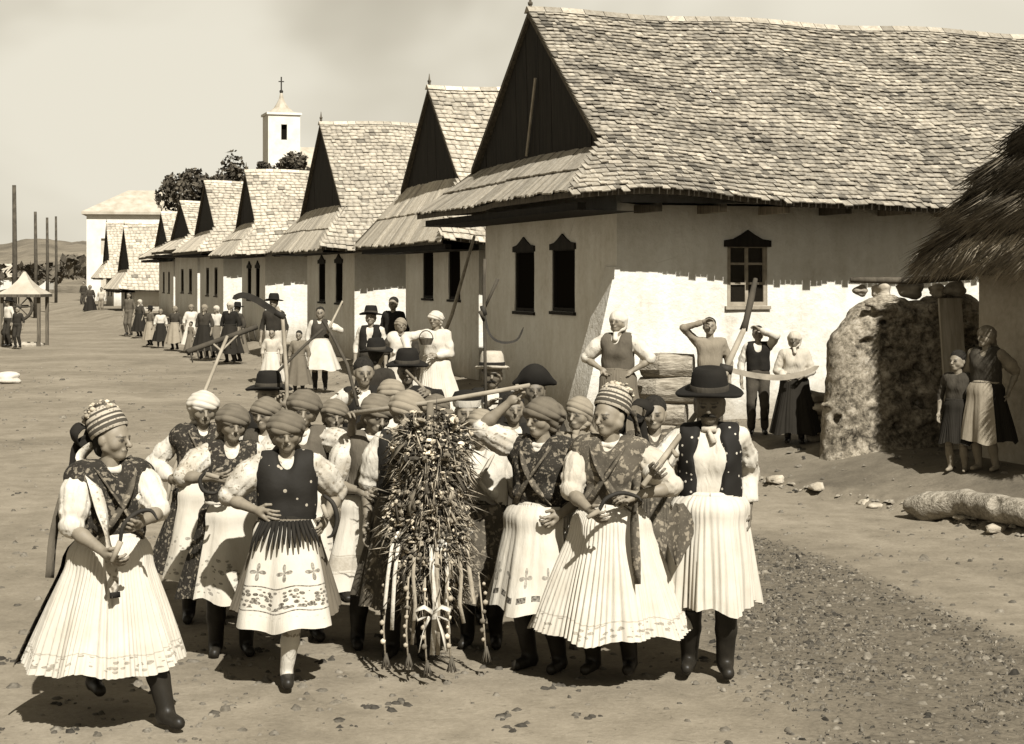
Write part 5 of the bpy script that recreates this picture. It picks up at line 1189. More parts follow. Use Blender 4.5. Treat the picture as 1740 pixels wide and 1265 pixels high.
        if gear in ('hat', 'straw'):
            br = 0.192 if gear == 'hat' else 0.150
            wob = lambda a, r: (0.018 * math.cos(2 * a) * max(0, r - 0.1) / 0.1)
            lathe("hat", root, [(0.094, -0.01), (0.10, -0.012), (0.13, -0.010), (br - 0.01, -0.004), (br, 0.010), (br - 0.012, 0.016), (0.13, 0.010), (0.110, 0.016), (0.106, 0.05), (0.096, 0.11), (0.080, 0.138), (0.05, 0.140), (0.012, 0.120), (0.001, 0.119)], gm, Mh, nl, wob=wob)
            if lod < 2: lathe("hat_band", root, [(0.1105, 0.014), (0.1105, 0.045), (0.1075, 0.047)], 'black_cloth' if gear == 'straw' else 'dark_cloth', Mh, nl)
        elif gear == 'cap':
            lathe("cap", root, [(0.098, -0.02), (0.104, 0.0), (0.106, 0.03)], 'white_linen', Mh, nl); lathe("cap_crown", root, [(0.104, 0.03), (0.108, 0.05), (0.09, 0.085), (0.04, 0.098), (0.001, 0.1)], gm, Mh, nl)
        else:
            q = [el((0, 0.02, 1.63), (0.118, 0.115, 0.105), k=0.03), rc((-0.16, 0.0, 1.585), (0.0, -0.01, 1.66), 0.022, 0.06, k=0.05), rc((0.16, 0.0, 1.585), (0.0, -0.01, 1.66), 0.022, 0.06, k=0.05), el((0, -0.135, 1.50), (0.075, 0.12, 0.085), k=0.01, op='s'), CUT(tuple(Rh @ Vector((0, 0, -1))), -(Hm((0, 0, 1.565)).dot(Rh @ Vector((0, 0, 1)))))]
            garment("hat", q, hk, gm, root, 0.002, seed)
    elif gear == 'bonnet':
        q = [el((0, 0.030, 1.572), (0.084, 0.096, 0.084), k=0.02), rc((0, 0.065, 1.52), (0, 0.06, 1.47), 0.05, 0.045), el((0, -0.130, 1.50), (0.072, 0.118, 0.088), k=0.01, op='s')]
        garment("hair", q, hk, 'hair', root, 0.003, seed)
        Mh = Matrix.Translation(Hm((0, 0.022, 1.575))) @ Rh.to_4x4() @ Matrix.Rotation(math.radians(-33), 4, 'X')
        prof = [(0.100, -0.012), (0.108, -0.002), (0.110, 0.02), (0.105, 0.027), (0.108, 0.035), (0.106, 0.055), (0.100, 0.062), (0.103, 0.07), (0.097, 0.09), (0.090, 0.097), (0.088, 0.115), (0.070, 0.135), (0.04, 0.147), (0.001, 0.15)]
        lathe("bonnet", root, prof, 'bonnet', Mh, 36)
        mb = MB(); r2 = random.Random(seed)
        for i in range(46):
            a = r2.uniform(0, 6.28); t = r2.uniform(0.10, 0.165); rr = 0.092 * (1 - ((t - 0.10) / 0.075) ** 2 * 0.8); p = Mh @ Vector((rr * math.sin(a), -rr * math.cos(a) + 0.01, t)); mb.ball(p, r2.uniform(0.010, 0.019), r2.choice([0.4, 1.0, 1.6, 2.0]), 0, (1, 1, 0.8))
        tag(mb.build("bonnet_flowers", MATS['flower_tan'], root, True), kind='stuff')
        B = lambda p: Mh @ Vector(p)
        sdv = Rh @ Vector((1, 0.3, 0)); c0 = B((0, 0.105, 0.03))
        for s in (-1, 1):
            ribbon("bow_loop", root, spline([c0, c0 + sdv * 0.06 * s + Rh @ Vector((0, 0.05, 0.05)), c0 + sdv * 0.12 * s + Rh @ Vector((0, 0.07, 0.01)), c0 + sdv * 0.07 * s + Rh @ Vector((0, 0.06, -0.05)), c0], 5), 0.06, 'black_cloth', 0.004, Rh @ Vector((0.2, 0.9, 0.4)))
            ribbon("bow_tail", root, spline([c0, c0 + sdv * 0.05 * s + Rh @ Vector((0, 0.07, -0.06)), c0 + sdv * 0.06 * s + Rh @ Vector((0, 0.08, -0.15)), c0 + sdv * 0.075 * s + Rh @ Vector((0, 0.08, -0.23))], 4), 0.065, 'black_cloth', 0.003, Rh @ Vector((1, 0.4 * s, 0)))
    if moustache:
        mb = MB()
        for s in (-1, 1): mb.tube([Hm((0.002 * s, -0.098, 1.490)), Hm((0.022 * s, -0.094, 1.485)), Hm((0.042 * s, -0.078, 1.474))], [0.009, 0.009, 0.003], 6)
        mb.build("moustache", MATS['hair'], root, True)
    return dict(root=root, M=Mi.inverted(), arms={s: [Mi.inverted() @ v for v in arms[s]] for s in arms}, H=Hm, k=k)

W = wp
INFO = {}
def PP(key, *a, **kw): INFO[key] = person(key, *a, **kw)
PROC = 'people of the harvest procession'
# --- front of the procession
PP('A', 'woman in striped bonnet and wide white skirt walking alone with a sickle', 188, 8.85, 672, 0.115, rot=34, head=(34, 4, 0), L=W(176, 938, 8.52), R=W(240, 888, 8.55), hintL=(-0.8, 0.55, -0.5), hintR=(0.9, 0.3, -0.4), palmL=(0, 0.7, 0.5), palmR=(0, 0.7, 0.4), curl=1.0,
   feet=[W(160, 1202, 9.25), W(283, 1238, 8.75)], shawl='floral_dark', collar='white_linen', gear='bonnet', skirt=dict(mat='skirt_lace', z1=0.33, r1=0.395, pleats=64, depth=0.020, sway=(-0.03, 0.03), knee=(0.5, 0.05)), belt='white_linen', group=PROC)
PP('B', 'girl in black rosette bodice, embroidered apron and white stockings, hand on hip', 488, 9.75, 690, 0.035, rot=4, head=(4, 13, -3), L=W(437, 868, 9.62), R=W(552, 884, 9.72), hintL=(-0.9, 0.45, -0.2), hintR=(0.5, 0.9, -0.1), palmL=(0.5, 0.7, 0), curl=0.7,
   feet=[Vector((wx(500, 10.35), 10.35, 0.10)), W(487, 1163, 9.62)], vest='vest_rosette', gear='wrap', skirt=dict(mat='skirt_grey', z1=0.45, r1=0.315, pleats=40, depth=0.014, knee=(0.1, 0.03), ap=dict(z1=0.40)), apron='apron_embroidered', apron_w=0.92, footwear='stockings', belt='black_cloth', blouse='linen_figured', group=PROC)
PP('C', 'woman in tan kerchief behind the girl with rosettes, floral skirt, holding a black sickle', 393, 10.5, 680, 0.035, rot=12, head=(10, 10, 4), L=W(362, 812, 10.15), hintL=(-1, 0.2, -0.3), palmL=(0.4, 0.5, 0.3), curl=1.1, vest='floral_dark', gear='wrap', skirt=dict(mat='floral_dark', z1=0.40, r1=0.32, pleats=40), apron='apron_border', apron_w=0.8, blouse='linen_figured', group=PROC)
PP('E', 'leftmost of the kerchiefed women, in a white head cloth, carrying a wooden rake', 345, 11.5, 658, 0.035, rot=14, head=(6, 10, 0), L=W(290, 812, 11.35), hintL=(-0.6, 0.7, -0.1), palmL=(0.7, 0.1, 0.2), curl=1.1, sleeve='long', shawl='floral_dark', gear='wrap', gearmat='kerchief_white', skirt=dict(mat='floral_dark', z1=0.36, r1=0.32, pleats=40, sway=(-0.05, 0.02)), apron='apron_border', apron_w=0.85, group=PROC)
PP('D', 'woman in tan kerchief raising her arm to the left end of the garland pole', 512, 10.95, 655, 0.035, rot=12, head=(-4, 12, 8), R=W(598, 718, 10.62), hintR=(0.35, 0.4, -1), palmR=(0.1, -0.5, 0.1), curl=1.3, vest='mid_cloth', collar='white_linen', gear='wrap', skirt=dict(mat='floral_light', z1=0.38, r1=0.32), apron='apron_border', blouse='linen_figured', group=PROC)
PP('F', 'woman mostly hidden behind the girl with rosettes, only her pale kerchief showing', 452, 11.7, 670, 0.03, rot=-10, head=(-10, 8, 0), vest='dark_cloth', gear='wrap', gearmat='kerchief_grey', skirt=dict(mat='skirt_mid', z1=0.4, r1=0.34), lod=1, group=PROC)
PP('G', 'man in tall black brimmed hat behind the left kerchiefs carrying a raised scythe', 457, 12.8, 622, 0.115, rot=6, head=(0, 6, 0), R=W(487, 690, 12.5), hintR=(0.7, 0.4, -1), palmR=(0, -0.6, 0), curl=1.2, sleeve='long', vest='black_cloth', vest_open=0.05, gear='hat', trousers='dark_cloth', lod=1, moustache=True, group=PROC)
PP('H', 'woman with tilted greyish kerchief and white blouse left of the garland, looking down', 634, 10.75, 662, 0.035, rot=14, head=(12, 20, 10), L=(-0.12, -0.22, 1.05), sleeve='puff', vest='mid_cloth', collar='white_linen', gear='wrap', gearmat='kerchief_grey', skirt=dict(mat='skirt_plain', z1=0.42, r1=0.32), apron='apron_stripe', apron_w=1.1, blouse='linen_figured', group=PROC)
PP('I', 'woman in big pale kerchief and black studded bodice half hidden behind the garland', 693, 10.45, 655, 0.04, rot=-4, head=(0, 16, 0), vest='vest_rosette', collar='white_linen', gear='wrap', gearmat='kerchief_pale', skirt=dict(mat='skirt_mid', z1=0.36, r1=0.32), apron='floral_mid', group=PROC)
PP('J', 'smiling person in white-banded dark cap and white-collared black coat behind the garland', 793, 11.5, 660, 0.05, rot=0, head=(6, 6, 0), blouse='black_cloth', sleeve='tight', collar='white_linen', gear='cap', trousers='dark_cloth', group=PROC)
PP('K', 'girl in smooth tan kerchief and white shoulder cloth right of the garland', 818, 10.75, 690, 0.03, rot=-6, head=(-6, 12, 0), shawl='white_linen', gear='kerchief', gearmat='kerchief_pale', skirt=dict(mat='floral_dark', z1=0.36, r1=0.32), apron='floral_mid', apron_w=0.8, group=PROC)
PP('L', 'woman in striped kerchief raising her arm to the right end of the pole', 922, 10.12, 668, 0.035, rot=-28, head=(-16, 6, 0), L=W(866, 684, 10.1), hintL=(-0.9, -0.3, -0.7), palmL=(0, -0.5, 0.2), curl=1.3, R=(0.20, -0.16, 0.98), sleeve='puff', shawl='floral_dark', collar='white_linen', gear='wrap', gearmat='kerchief_tan', skirt=dict(mat='skirt_plain', z1=0.40, r1=0.32, pleats=56, depth=0.018), apron='apron_blocks', apron_w=1.0, blouse='linen_figured', group=PROC)
PP('M', 'woman in flowered striped bonnet and wide white skirt beside the black-hatted man', 1038, 9.85, 640, 0.115, rot=-16, head=(-26, 4, 0), L=W(1003, 868, 9.55), R=W(1082, 842, 9.62), hintL=(-0.9, 0.5, -0.3), hintR=(0.9, 0.4, -0.4), palmL=(0.2, 0.7, 0.4), curl=1.0, blouse='light_cloth',
   feet=[W(1008, 1140, 9.95), W(1070, 1140, 9.95)], shawl='floral_mid', collar='white_linen', gear='bonnet', skirt=dict(mat='skirt_lace', z1=0.30, r1=0.44, pleats=64, depth=0.020, sway=(-0.01, 0.0)), belt='white_linen', group=PROC)
PP('N', 'man in wide black hat, studded black vest and white pleated trousers', 1206, 9.95, 612, 0.125, rot=-6, head=(-4, 13, 0), L=W(1112, 806, 9.62), R=W(1270, 872, 10.0), hintL=(-0.5, 0.8, -0.6), hintR=(0.25, 1.0, 0.0), palmL=(0.5, 0.1, 0.5), curl=1.2, sleeve='long',
   feet=[W(1172, 1138, 9.98), W(1232, 1146, 9.85)], vest='vest_studded', vest_open=0.075, gear='hat', skirt=dict(mat='skirt_plain', z1=0.40, r1=0.262, pleats=40, depth=0.026, ry=0.98, bell=0.45, knee=(0.0, 0.05), split=0.05), belt='white_linen', moustache=True, skintone=0.62, group=PROC)  # skin darkened to paint in the shadow of his hat brim
PP('O', 'child peeping out between the bonneted woman and the man in the wide black hat', 1112, 11.4, 674, 0.01, rot=-4, head=(-6, 4, 0), child=False, blouse='light_cloth', shawl='floral_mid', gear='hair', skirt=dict(mat='floral_mid', z1=0.36, r1=0.33), group=PROC)
PP('P', 'man in banded straw hat and open black vest standing tall behind the garland', 836, 14.2, 592, 0.105, rot=0, head=(0, 4, 0), sleeve='long', vest='black_cloth', vest_open=0.05, gear='straw', trousers='dark_cloth', lod=1, moustache=True, skintone=0.8, L=W(826, 690, 13.9), hintL=(-0.8, 0.5, -0.6), group=PROC)
PP('Q', 'man in black dark coat and wide cocked hat right of the straw-hatted man', 908, 13.0, 612, 0.115, rot=4, head=(0, 4, 0), blouse='sepia_suit', sleeve='tight', gear='bicorne', trousers='sepia_suit', lod=1, skintone=0.7, group=PROC)
PP('R', 'bareheaded man with white sleeves and dark vest holding a dark pole left of centre', 618, 14.3, 606, 0.02, rot=8, head=(6, 4, 0), sleeve='long', vest='black_cloth', vest_open=0.05, gear='hair', trousers='dark_cloth', lod=1, L=W(596, 672, 13.9), hintL=(-0.9, 0.3, -0.7), palmL=(0, -0.6, 0), curl=1.2, group=PROC)
PP('S', 'man in broad black hat and black jacket behind the big pale kerchief', 692, 14.8, 586, 0.115, rot=-6, head=(10, 10, 0), blouse='black_cloth', sleeve='tight', gear='hat', trousers='sepia_suit', lod=1, skintone=0.7, R=W(728, 668, 14.3), curl=1.2, group=PROC)
PP('T', 'fair-scarfed child looking sideways behind the greyish tilted kerchief', 668, 12.4, 640, 0.03, rot=30, head=(20, 0, 0), gear='kerchief', gearmat='kerchief_pale', skirt=dict(mat='skirt_tan', z1=0.4, r1=0.32), lod=1, group=PROC)
PP('Y1', 'woman in grey kerchief behind the woman raising her arm to the pole', 566, 12.2, 672, 0.035, rot=10, head=(8, 10, 4), vest='dark_cloth', gear='wrap', gearmat='kerchief_grey', skirt=dict(mat='floral_mid', z1=0.4, r1=0.3), lod=1, group=PROC)
PP('Y2', 'woman in white blouse and dark vest directly behind the top of the garland', 742, 12.3, 664, 0.035, rot=-8, head=(-8, 8, -4), vest='mid_cloth', collar='white_linen', gear='wrap', gearmat='kerchief_tan', skirt=dict(mat='skirt_mid', z1=0.4, r1=0.3), lod=1, group=PROC)
PP('Y3', 'woman in pale scarf and tan coat glimpsed between the striped kerchief and the flowered bonnet', 984, 11.5, 668, 0.035, rot=-16, head=(-14, 4, 0), blouse='tan_cloth', sleeve='long', gear='headscarf', gearmat='kerchief_pale', skirt=dict(mat='floral_dark', z1=0.4, r1=0.32), lod=1, group=PROC)
PP('Y4', 'young man with bare dark hair and white shirt between the straw hat and cocked hat', 872, 12.2, 664, 0.02, rot=6, head=(4, 6, 0), sleeve='long', vest='black_cloth', vest_open=0.05, gear='hair', trousers='dark_cloth', lod=1, group=PROC)
# --- onlookers by the near house
ONL = 'onlookers by the near houses'
PP('V', 'woman with hands on hips and white head scarf at the near house corner', 1050, 21.3, 525, 0.03, rot=-18, head=(-12, 0, 0), L=(-0.16, -0.10, 1.02), R=(0.17, -0.08, 1.0), hintL=(-1, 0.3, 0), hintR=(1, 0.3, 0), sleeve='puff', vest='mid_cloth', gear='headscarf', gearmat='white_linen', skirt=dict(mat='skirt_grey', z1=0.12, r1=0.34), lod=1, group=ONL)
PP('W1', 'boy shading his eyes with a raised arm above the wide black hat', 1206, 21.4, 538, 0.02, rot=-6, head=(0, -6, 0), L=(-0.10, -0.17, 1.60), hintL=(-1, -0.1, 0.1), blouse='tan_cloth', sleeve='tight', gear='hair', trousers='mid_cloth', lod=1, group=ONL)
PP('W2', 'man in dark vest shading his eyes beside the woman in the long dark skirt', 1288, 21.5, 552, 0.02, rot=-8, head=(0, -2, 0), R=(0.04, -0.16, 1.60), hintR=(1, -0.3, -0.2), sleeve='long', vest='black_cloth', vest_open=0.04, gear='hair', trousers='dark_cloth', lod=1, group=ONL)
PP('W3', 'woman in pale head scarf and long dark skirt beside the stone stack', 1350, 20.6, 560, 0.03, rot=-10, head=(-6, 0, 0), R=(0.13, -0.22, 1.02), L=(-0.14, -0.2, 1.0), sleeve='long', blouse='light_cloth', gear='headscarf', gearmat='light_cloth', skirt=dict(mat='skirt_black', z1=0.16, r1=0.37, pleats=40), lod=1, skintone=0.7, group=ONL)
PP('X', 'woman in grey kerchief and pale apron leaning on the hut wall', 1676, 17.55, 550, 0.03, rot=-42, head=(-20, 4, 0), sleeve='short', blouse='tan_cloth', vest='dark_cloth', gear='kerchief', gearmat='grey_cloth', skirt=dict(mat='skirt_black', z1=0.34, r1=0.30, sway=(0, 0.04)), apron='skirt_tan', apron_w=0.7, footwear='shoes', lod=1, R=(0.22, 0.10, 0.90), group=ONL)
PP('X2', 'small dark-clad child standing by the woman at the hut wall', 1627, 17.7, 600, 0.02, rot=-30, head=(-20, 0, 0), blouse='dark_cloth', sleeve='tight', gear='hair', skirt=dict(mat='skirt_black', z1=0.42, r1=0.27), footwear='shoes', lod=1, child=True, group=ONL)
PP('U1', 'man in black hat and open vest by the sunlit wall of the second house', 630, 29.0, 517, 0.11, rot=-10, sleeve='tight', blouse='white_linen', vest='black_cloth', vest_open=0.06, gear='hat', trousers='sepia_suit', lod=1, group=ONL)
PP('U2', 'person all in black against the sunlit wall of the second house', 668, 31.0, 507, 0.02, rot=-20, blouse='black_cloth', sleeve='tight', gear='hair', trousers='black_cloth', lod=1, tall=1.66, z0=0.32, group=ONL)
PP('U3', 'woman in white bib apron in front of the black-clad person', 681, 28.2, 538, 0.03, rot=0, head=(10, 0, 0), blouse='dark_cloth', shawl='white_linen', gear='kerchief', gearmat='kerchief_pale', skirt=dict(mat='skirt_plain', z1=0.2, r1=0.32), lod=1, group=ONL)
PP('U4', 'woman all in white with white cap carrying a basket by the second house windows', 740, 26.0, 526, 0.03, rot=-14, head=(-8, 4, 0), L=(-0.34, -0.18, 1.08), R=(0.08, -0.22, 1.04), hintL=(-1, 0.2, 0.3), sleeve='long', gear='wrap', gearmat='kerchief_white', skirt=dict(mat='skirt_plain', z1=0.24, r1=0.36, sway=(0.06, 0)), lod=1, group=ONL)
PP('U5', 'stout man in dark coat seen above the bareheaded pole bearer', 640, 18.2, 570, 0.11, rot=160, blouse='sepia_suit', sleeve='tight', gear='hat', trousers='sepia_suit', lod=1, group=ONL)
# --- onlookers down the street
FAR = 'onlookers down the street'
far = [('l1', 'far onlooker in brown, leftmost of the row along the houses', 219, 66, 496, 'mid_cloth', None, 'mid', 'hair'),
       ('l2', 'far onlooker in dark clothes, second from the left in the row', 237, 64, 508, 'dark_cloth', 'skirt_black', None, 'headscarf'),
       ('l3', 'far onlooker in dark cap and pale skirt, third in the row', 255, 56, 517, 'mid_cloth', 'skirt_tan', None, 'hat'),
       ('l4', 'far woman in white blouse and short black skirt', 273, 55, 524, 'white_linen', 'skirt_black', None, 'kerchief'),
       ('l5', 'far woman in pale skirt and dark shawl right of the short black skirt', 297, 53, 519, 'dark_cloth', 'skirt_tan', None, 'kerchief'),
       ('l6', 'far woman in brilliant white blouse with a child before her', 325, 52, 516, 'white_linen', 'skirt_plain', None, 'kerchief'),
       ('l6b', 'far small child in grey before the brilliant white blouse', 324, 49, 545, 'grey_cloth', 'skirt_grey', None, 'hair'),
       ('l7', 'far woman wrapped in a long dark shawl, tallest of the row', 347, 47, 516, 'dark_cloth', 'skirt_black', None, 'headscarf'),
       ('l8', 'far woman in white blouse and grey skirt right of the dark shawl', 367, 47.5, 518, 'white_linen', 'skirt_grey', None, 'kerchief'),
       ('l9', 'left one of the two dark figures under the scythe blade', 391, 45, 511, 'black_cloth', 'skirt_black', None, 'headscarf'),
       ('l10', 'right one of the two dark figures under the scythe blade', 403, 45.5, 511, 'dark_cloth', 'skirt_grey', None, 'hat'),
       ('l11', 'man in dark jacket and pale trousers standing beyond the black hat', 465, 37, 497, 'sepia_suit', None, 'light_cloth', 'hat'),
       ('l11b', 'small fair child in front of the man with pale trousers', 462, 34, 557, 'light_cloth', 'skirt_plain', None, 'hair'),
       ('l12', 'woman in dark bodice and broad white skirt carrying tools on her shoulder', 544, 34, 520, 'white_linen', 'skirt_plain', None, 'hair'),
       ('l12b', 'little child in grey frock left of the broad white skirt', 508, 33, 560, 'grey_cloth', 'skirt_grey', None, 'hair'),
       ('l13', 'tiny far figure nearest the white hall', 142, 120, 478, 'dark_cloth', None, 'dark_cloth', 'hair'), ('l14', 'tiny far woman in black in the open street before the white hall', 153, 100, 484, 'dark_cloth', 'skirt_black', None, 'headscarf'), ('l15', 'tiny far pale figure by the low house', 172, 100, 488, 'light_cloth', None, 'grey_cloth', 'hair'),
       ('l16', 'man with white sleeves turning the well wheel at the left edge', 14, 55.5, 503, 'white_linen', None, 'sepia_suit', 'hat'),
       ('l17', 'person in dark coat stooping beside the well', 30, 54.5, 520, 'sepia_suit', None, 'sepia_suit', 'hair')]
for k_, lab, px, Y, top, bl, sk, tr, gr in far:
    kw = dict(lod=2, group=FAR, z0=0.05, rot=random.uniform(-50, 30), blouse=bl, sleeve='tight' if tr else 'long', gear=gr)
    if gr in ('headscarf', 'kerchief'): kw['gearmat'] = random.choice(['tan_cloth', 'dark_cloth', 'light_cloth'])
    if sk: kw['skirt'] = dict(mat=sk, z1=0.25, r1=0.36)
    else: kw['trousers'] = 'mid_cloth' if tr == 'mid' else tr
    if k_ == 'l12': kw.update(vest='dark_cloth', rot=0, R=(0.25, -0.2, 1.25), skirt=dict(mat=sk, z1=0.42, r1=0.42))
    if k_ == 'l11': kw.update(rot=-10)
    PP(k_, lab, px, Y, top, 0.03 if gr != 'hat' else 0.11, **kw)

# --- extras of single figures
def extras():
    A = INFO['A']; ra = A['root']; Mi = A['M'].inverted(); h = A['H']
    side = Vector((1, 0.2, 0))
    b = h((-0.03, 0.10, 1.50)); pts = [b, Vector((-0.14, 0.08, 1.42)), Vector((-0.135, -0.12, 1.30)), Vector((-0.11, -0.215, 1.10)), Vector((-0.10, -0.27, 0.92)), Vector((-0.09, -0.30, 0.74))]
    ribbon("ribbon", ra, spline(pts, 6), 0.066, 'linen_figured', 0.0015, Vector((1, 0.5, 0)), 0.45); ribbon("ribbon_end", ra, [Vector((-0.09, -0.302, 0.765)), Vector((-0.09, -0.307, 0.735))], 0.068, 'black_cloth', 0.005, Vector((1, 0.5, 0)))
    pts = [h((0.0, 0.15, 1.55)), Vector((-0.16, 0.16, 1.36)), Vector((-0.26, 0.14, 1.05)), Vector((-0.30, 0.10, 0.80))]; ribbon("ribbon", ra, spline(pts, 5), 0.05, 'mid_cloth', 0.002, side)
    skirt_mesh("overskirt", ra, 'floral_dark', 1.01, 0.36, 0.150, 0.405, 40, 0.012, th0=1.75, th1=4.4, off=0.016, rows=14, sway=(-0.03, 0.03), seed=4)
    M_ = INFO['M']; rm = M_['root']
    pts = [M_['H']((0.05, 0.15, 1.55)), Vector((0.14, 0.12, 1.38)), Vector((0.18, -0.14, 1.15)), Vector((0.19, -0.24, 0.95)), Vector((0.22, -0.30, 0.62))]; ribbon("ribbon", rm, spline(pts, 6), 0.055, 'floral_mid', 0.0015, Vector((1, -0.5, 0)), 0.4)
    N_ = INFO['N']; rn = N_['root']       # patterned kerchief hanging at the man's belt
    V = []; n = 7
    for j in range(n):
        for i in range(6):
            q = j / (n - 1); w_ = 0.025 + 0.05 * math.sin(math.pi * min(1, q * 1.15)) ** 0.8 if q < 0.98 else 0.01; u = i / 5 - 0.5
            V.append((-0.17 + u * 2 * w_ + 0.01 * math.sin(q * 5), -0.235 - 0.06 * q - 0.02 * math.cos(u * 8), 0.99 - 0.33 * q))
    Q = np.array([(j * 6 + i, j * 6 + i + 1, (j + 1) * 6 + i + 1, (j + 1) * 6 + i) for j in range(n - 1) for i in range(5)])
    link("belt_kerchief", mesh_np("belt_kerchief", np.array(V), Q, MATS['floral_mid'], True), rn)
    mb = MB(); mb.tube([N_['H']((s, -0.07, 1.40)) for s in (-0.04, 0, 0.04)], 0.018, 6); mb.tube([N_['H']((0, -0.09, 1.40)), N_['H']((0.03, -0.13, 1.34))], [0.012, 0.018], 6); mb.build("neckerchief", MATS['light_cloth'], rn, True)
    B = INFO['B']['root']                    # black fringe of the bodice over the apron
    rnd = random.Random(2)
    for i in range(15):
        th = -0.75 + 1.5 * i / 14; l = rnd.uniform(0.10, 0.17); r0 = 0.205; r1 = 0.262
        mb = MB(); p0 = Vector((math.sin(th) * r0, -math.cos(th) * r0 * 0.93, 1.01)); p1 = Vector((math.sin(th) * r1 * 1.05, -math.cos(th) * r1 * 0.95 - 0.012, 1.01 - l * 0.6)); p2 = Vector((math.sin(th) * r1 * 1.15, -math.cos(th) * r1 * 1.02 - 0.014, 1.01 - l))
        mb.tube([p0, p1, p2], [0.013, 0.011, 0.004], 6); mb.build("fringe", MATS['black_cloth'], B, True)
extras()

# ---------------------------------------------------------------- tools they carry
def scythe(name, label, snath, blade, r=0.016, wmax=0.07, mat='pole_wood', bmat='iron', grips=()):
    root = empty(name, snath[0]); tag(root, label, 'scythe'); o = Vector(snath[0])
    mb = MB(); mb.tube([p - o for p in snath], r, 8); mb.build("snath", MATS[mat], root, True)
    pts = [p - o for p in blade]; n = len(pts); V = []
    up = Vector((0, 0, 1))
    for i, p in enumerate(pts):
        t = (pts[min(i + 1, n - 1)] - pts[max(i - 1, 0)]).normalized(); s = (Vector((0, 1, 0)).cross(t)).normalized(); w_ = wmax * (0.55 + 0.45 * math.sin(math.pi * (0.25 + 0.6 * i / (n - 1)))) * (1 if i < n - 1 else 0.15) * (0.5 if i == 0 else 1)
        V += [p + s * w_ / 2 + Vector((0, 0.004, 0)), p - s * w_ / 2, p + s * w_ / 2 - Vector((0, 0.004, 0))]
    mb = MB(); mb.add(V, [(i * 3 + k, i * 3 + (k + 1) % 3, i * 3 + 3 + (k + 1) % 3, i * 3 + 3 + k) for i in range(n - 1) for k in range(3)] + [(2, 1, 0), (n * 3 - 3, n * 3 - 2, n * 3 - 1)]); mb.build("blade", MATS[bmat], root)
    mb = MB(); mb.tube([pts[0] - (pts[1] - pts[0]).normalized() * 0.05, pts[0] + (pts[1] - pts[0]).normalized() * 0.03], r * 1.7, 8); mb.build("binding", MATS['iron'], root, True)
    for a, b in grips: mb = MB(); mb.tube([a - o, b - o], [0.012, 0.016], 6); mb.build("grip", MATS[mat], root, True)
scythe("scythe", 'scythe with big dark arched blade raised above the left kerchiefs', [W(489, 760, 12.45), W(487, 640, 12.5), W(480, 540, 12.6), W(470, 522, 12.6)], spline([W(474, 534, 12.6), W(455, 522, 12.6), W(434, 509, 12.6), W(412, 502, 12.6), W(395, 508, 12.6)], 4), 0.015, 0.05)
scythe("scythe", 'scythe on the shoulder of the man in the wide black hat', [W(1092, 826, 9.5), W(1112, 800, 9.58), W(1160, 735, 9.95), W(1236, 632, 10.5)], spline([W(1236, 628, 10.5), W(1280, 638, 10.5), W(1325, 642, 10.5), W(1365, 635, 10.5), W(1392, 622, 10.5)], 4), 0.017, 0.036, 'pole_wood', 'steel', [(W(1140, 762, 9.8), W(1150, 775, 9.7))])
scythe("scythe", 'scythe with thin hanging blade held upright by the man in the straw hat', [W(826, 720, 13.8), W(824, 600, 13.85), W(822, 480, 13.9), W(824, 440, 13.9)], spline([W(822, 530, 13.88), W(832, 568, 13.85), W(852, 582, 13.85), W(878, 578, 13.85), W(890, 556, 13.85)], 4), 0.014, 0.02, 'pole_dark', 'iron', [(W(823, 525, 13.9), W(846, 474, 13.9)), (W(822, 545, 13.86), W(816, 530, 13.8))])
def stick(name, label, pts, r, mat, tip=None, cat='pole'):
    o = Vector(pts[0]); root = empty(name, o); tag(root, label, cat); mb = MB(); mb.tube([Vector(p) - o for p in pts], r, 8); mb.build("shaft", MATS[mat], root, True)
    if tip: mb = MB(); mb.tube([Vector(p) - o for p in tip[0]], tip[1], 8); mb.build("tip", MATS[tip[2]], root, True)
    return root
stick("wooden_flail", 'light wooden flail with a dark beater standing up beside the boy shading his eyes', [W(1228, 640, 10.6), W(1240, 612, 10.6), W(1266, 556, 10.7)], [0.016, 0.020, 0.018], 'pole_wood', ([W(1263, 562, 10.7), W(1268, 545, 10.7), W(1277, 505, 10.75), W(1284, 474, 10.8)], [0.026, 0.020, 0.022, 0.014], 'pole_dark'), 'flail')
stick("long_pole", 'dark slanting pole held by the bareheaded man left of centre', [W(608, 690, 13.7), W(590, 620, 13.9), W(562, 565, 14.2), W(548, 545, 14.3)], [0.014, 0.014, 0.013, 0.012], 'pole_dark')
stick("long_pole", 'pale forked pole rising beside the third house windows', [W(556, 566, 14.25), W(562, 552, 14.3), W(582, 512, 14.4)], [0.011, 0.011, 0.008], 'pole_wood')
stick("long_pole", 'long pale pole leaning against the eaves of the second house', [W(738, 610, 28.9), W(768, 535, 29.4), W(806, 402, 30.2)], [0.035, 0.033, 0.028], 'timber_light')
stick("long_pole", 'pale pole slung behind the black-hatted man in the middle', [W(752, 700, 13.9), W(728, 668, 14.3), W(690, 630, 14.5)], [0.012, 0.012, 0.012], 'pole_wood')
stick("long_pole", 'thin pole crossing low behind the tall black hat', [W(472, 632, 13.4), W(520, 585, 13.6), W(548, 560, 13.8)], 0.012, 'pole_dark')
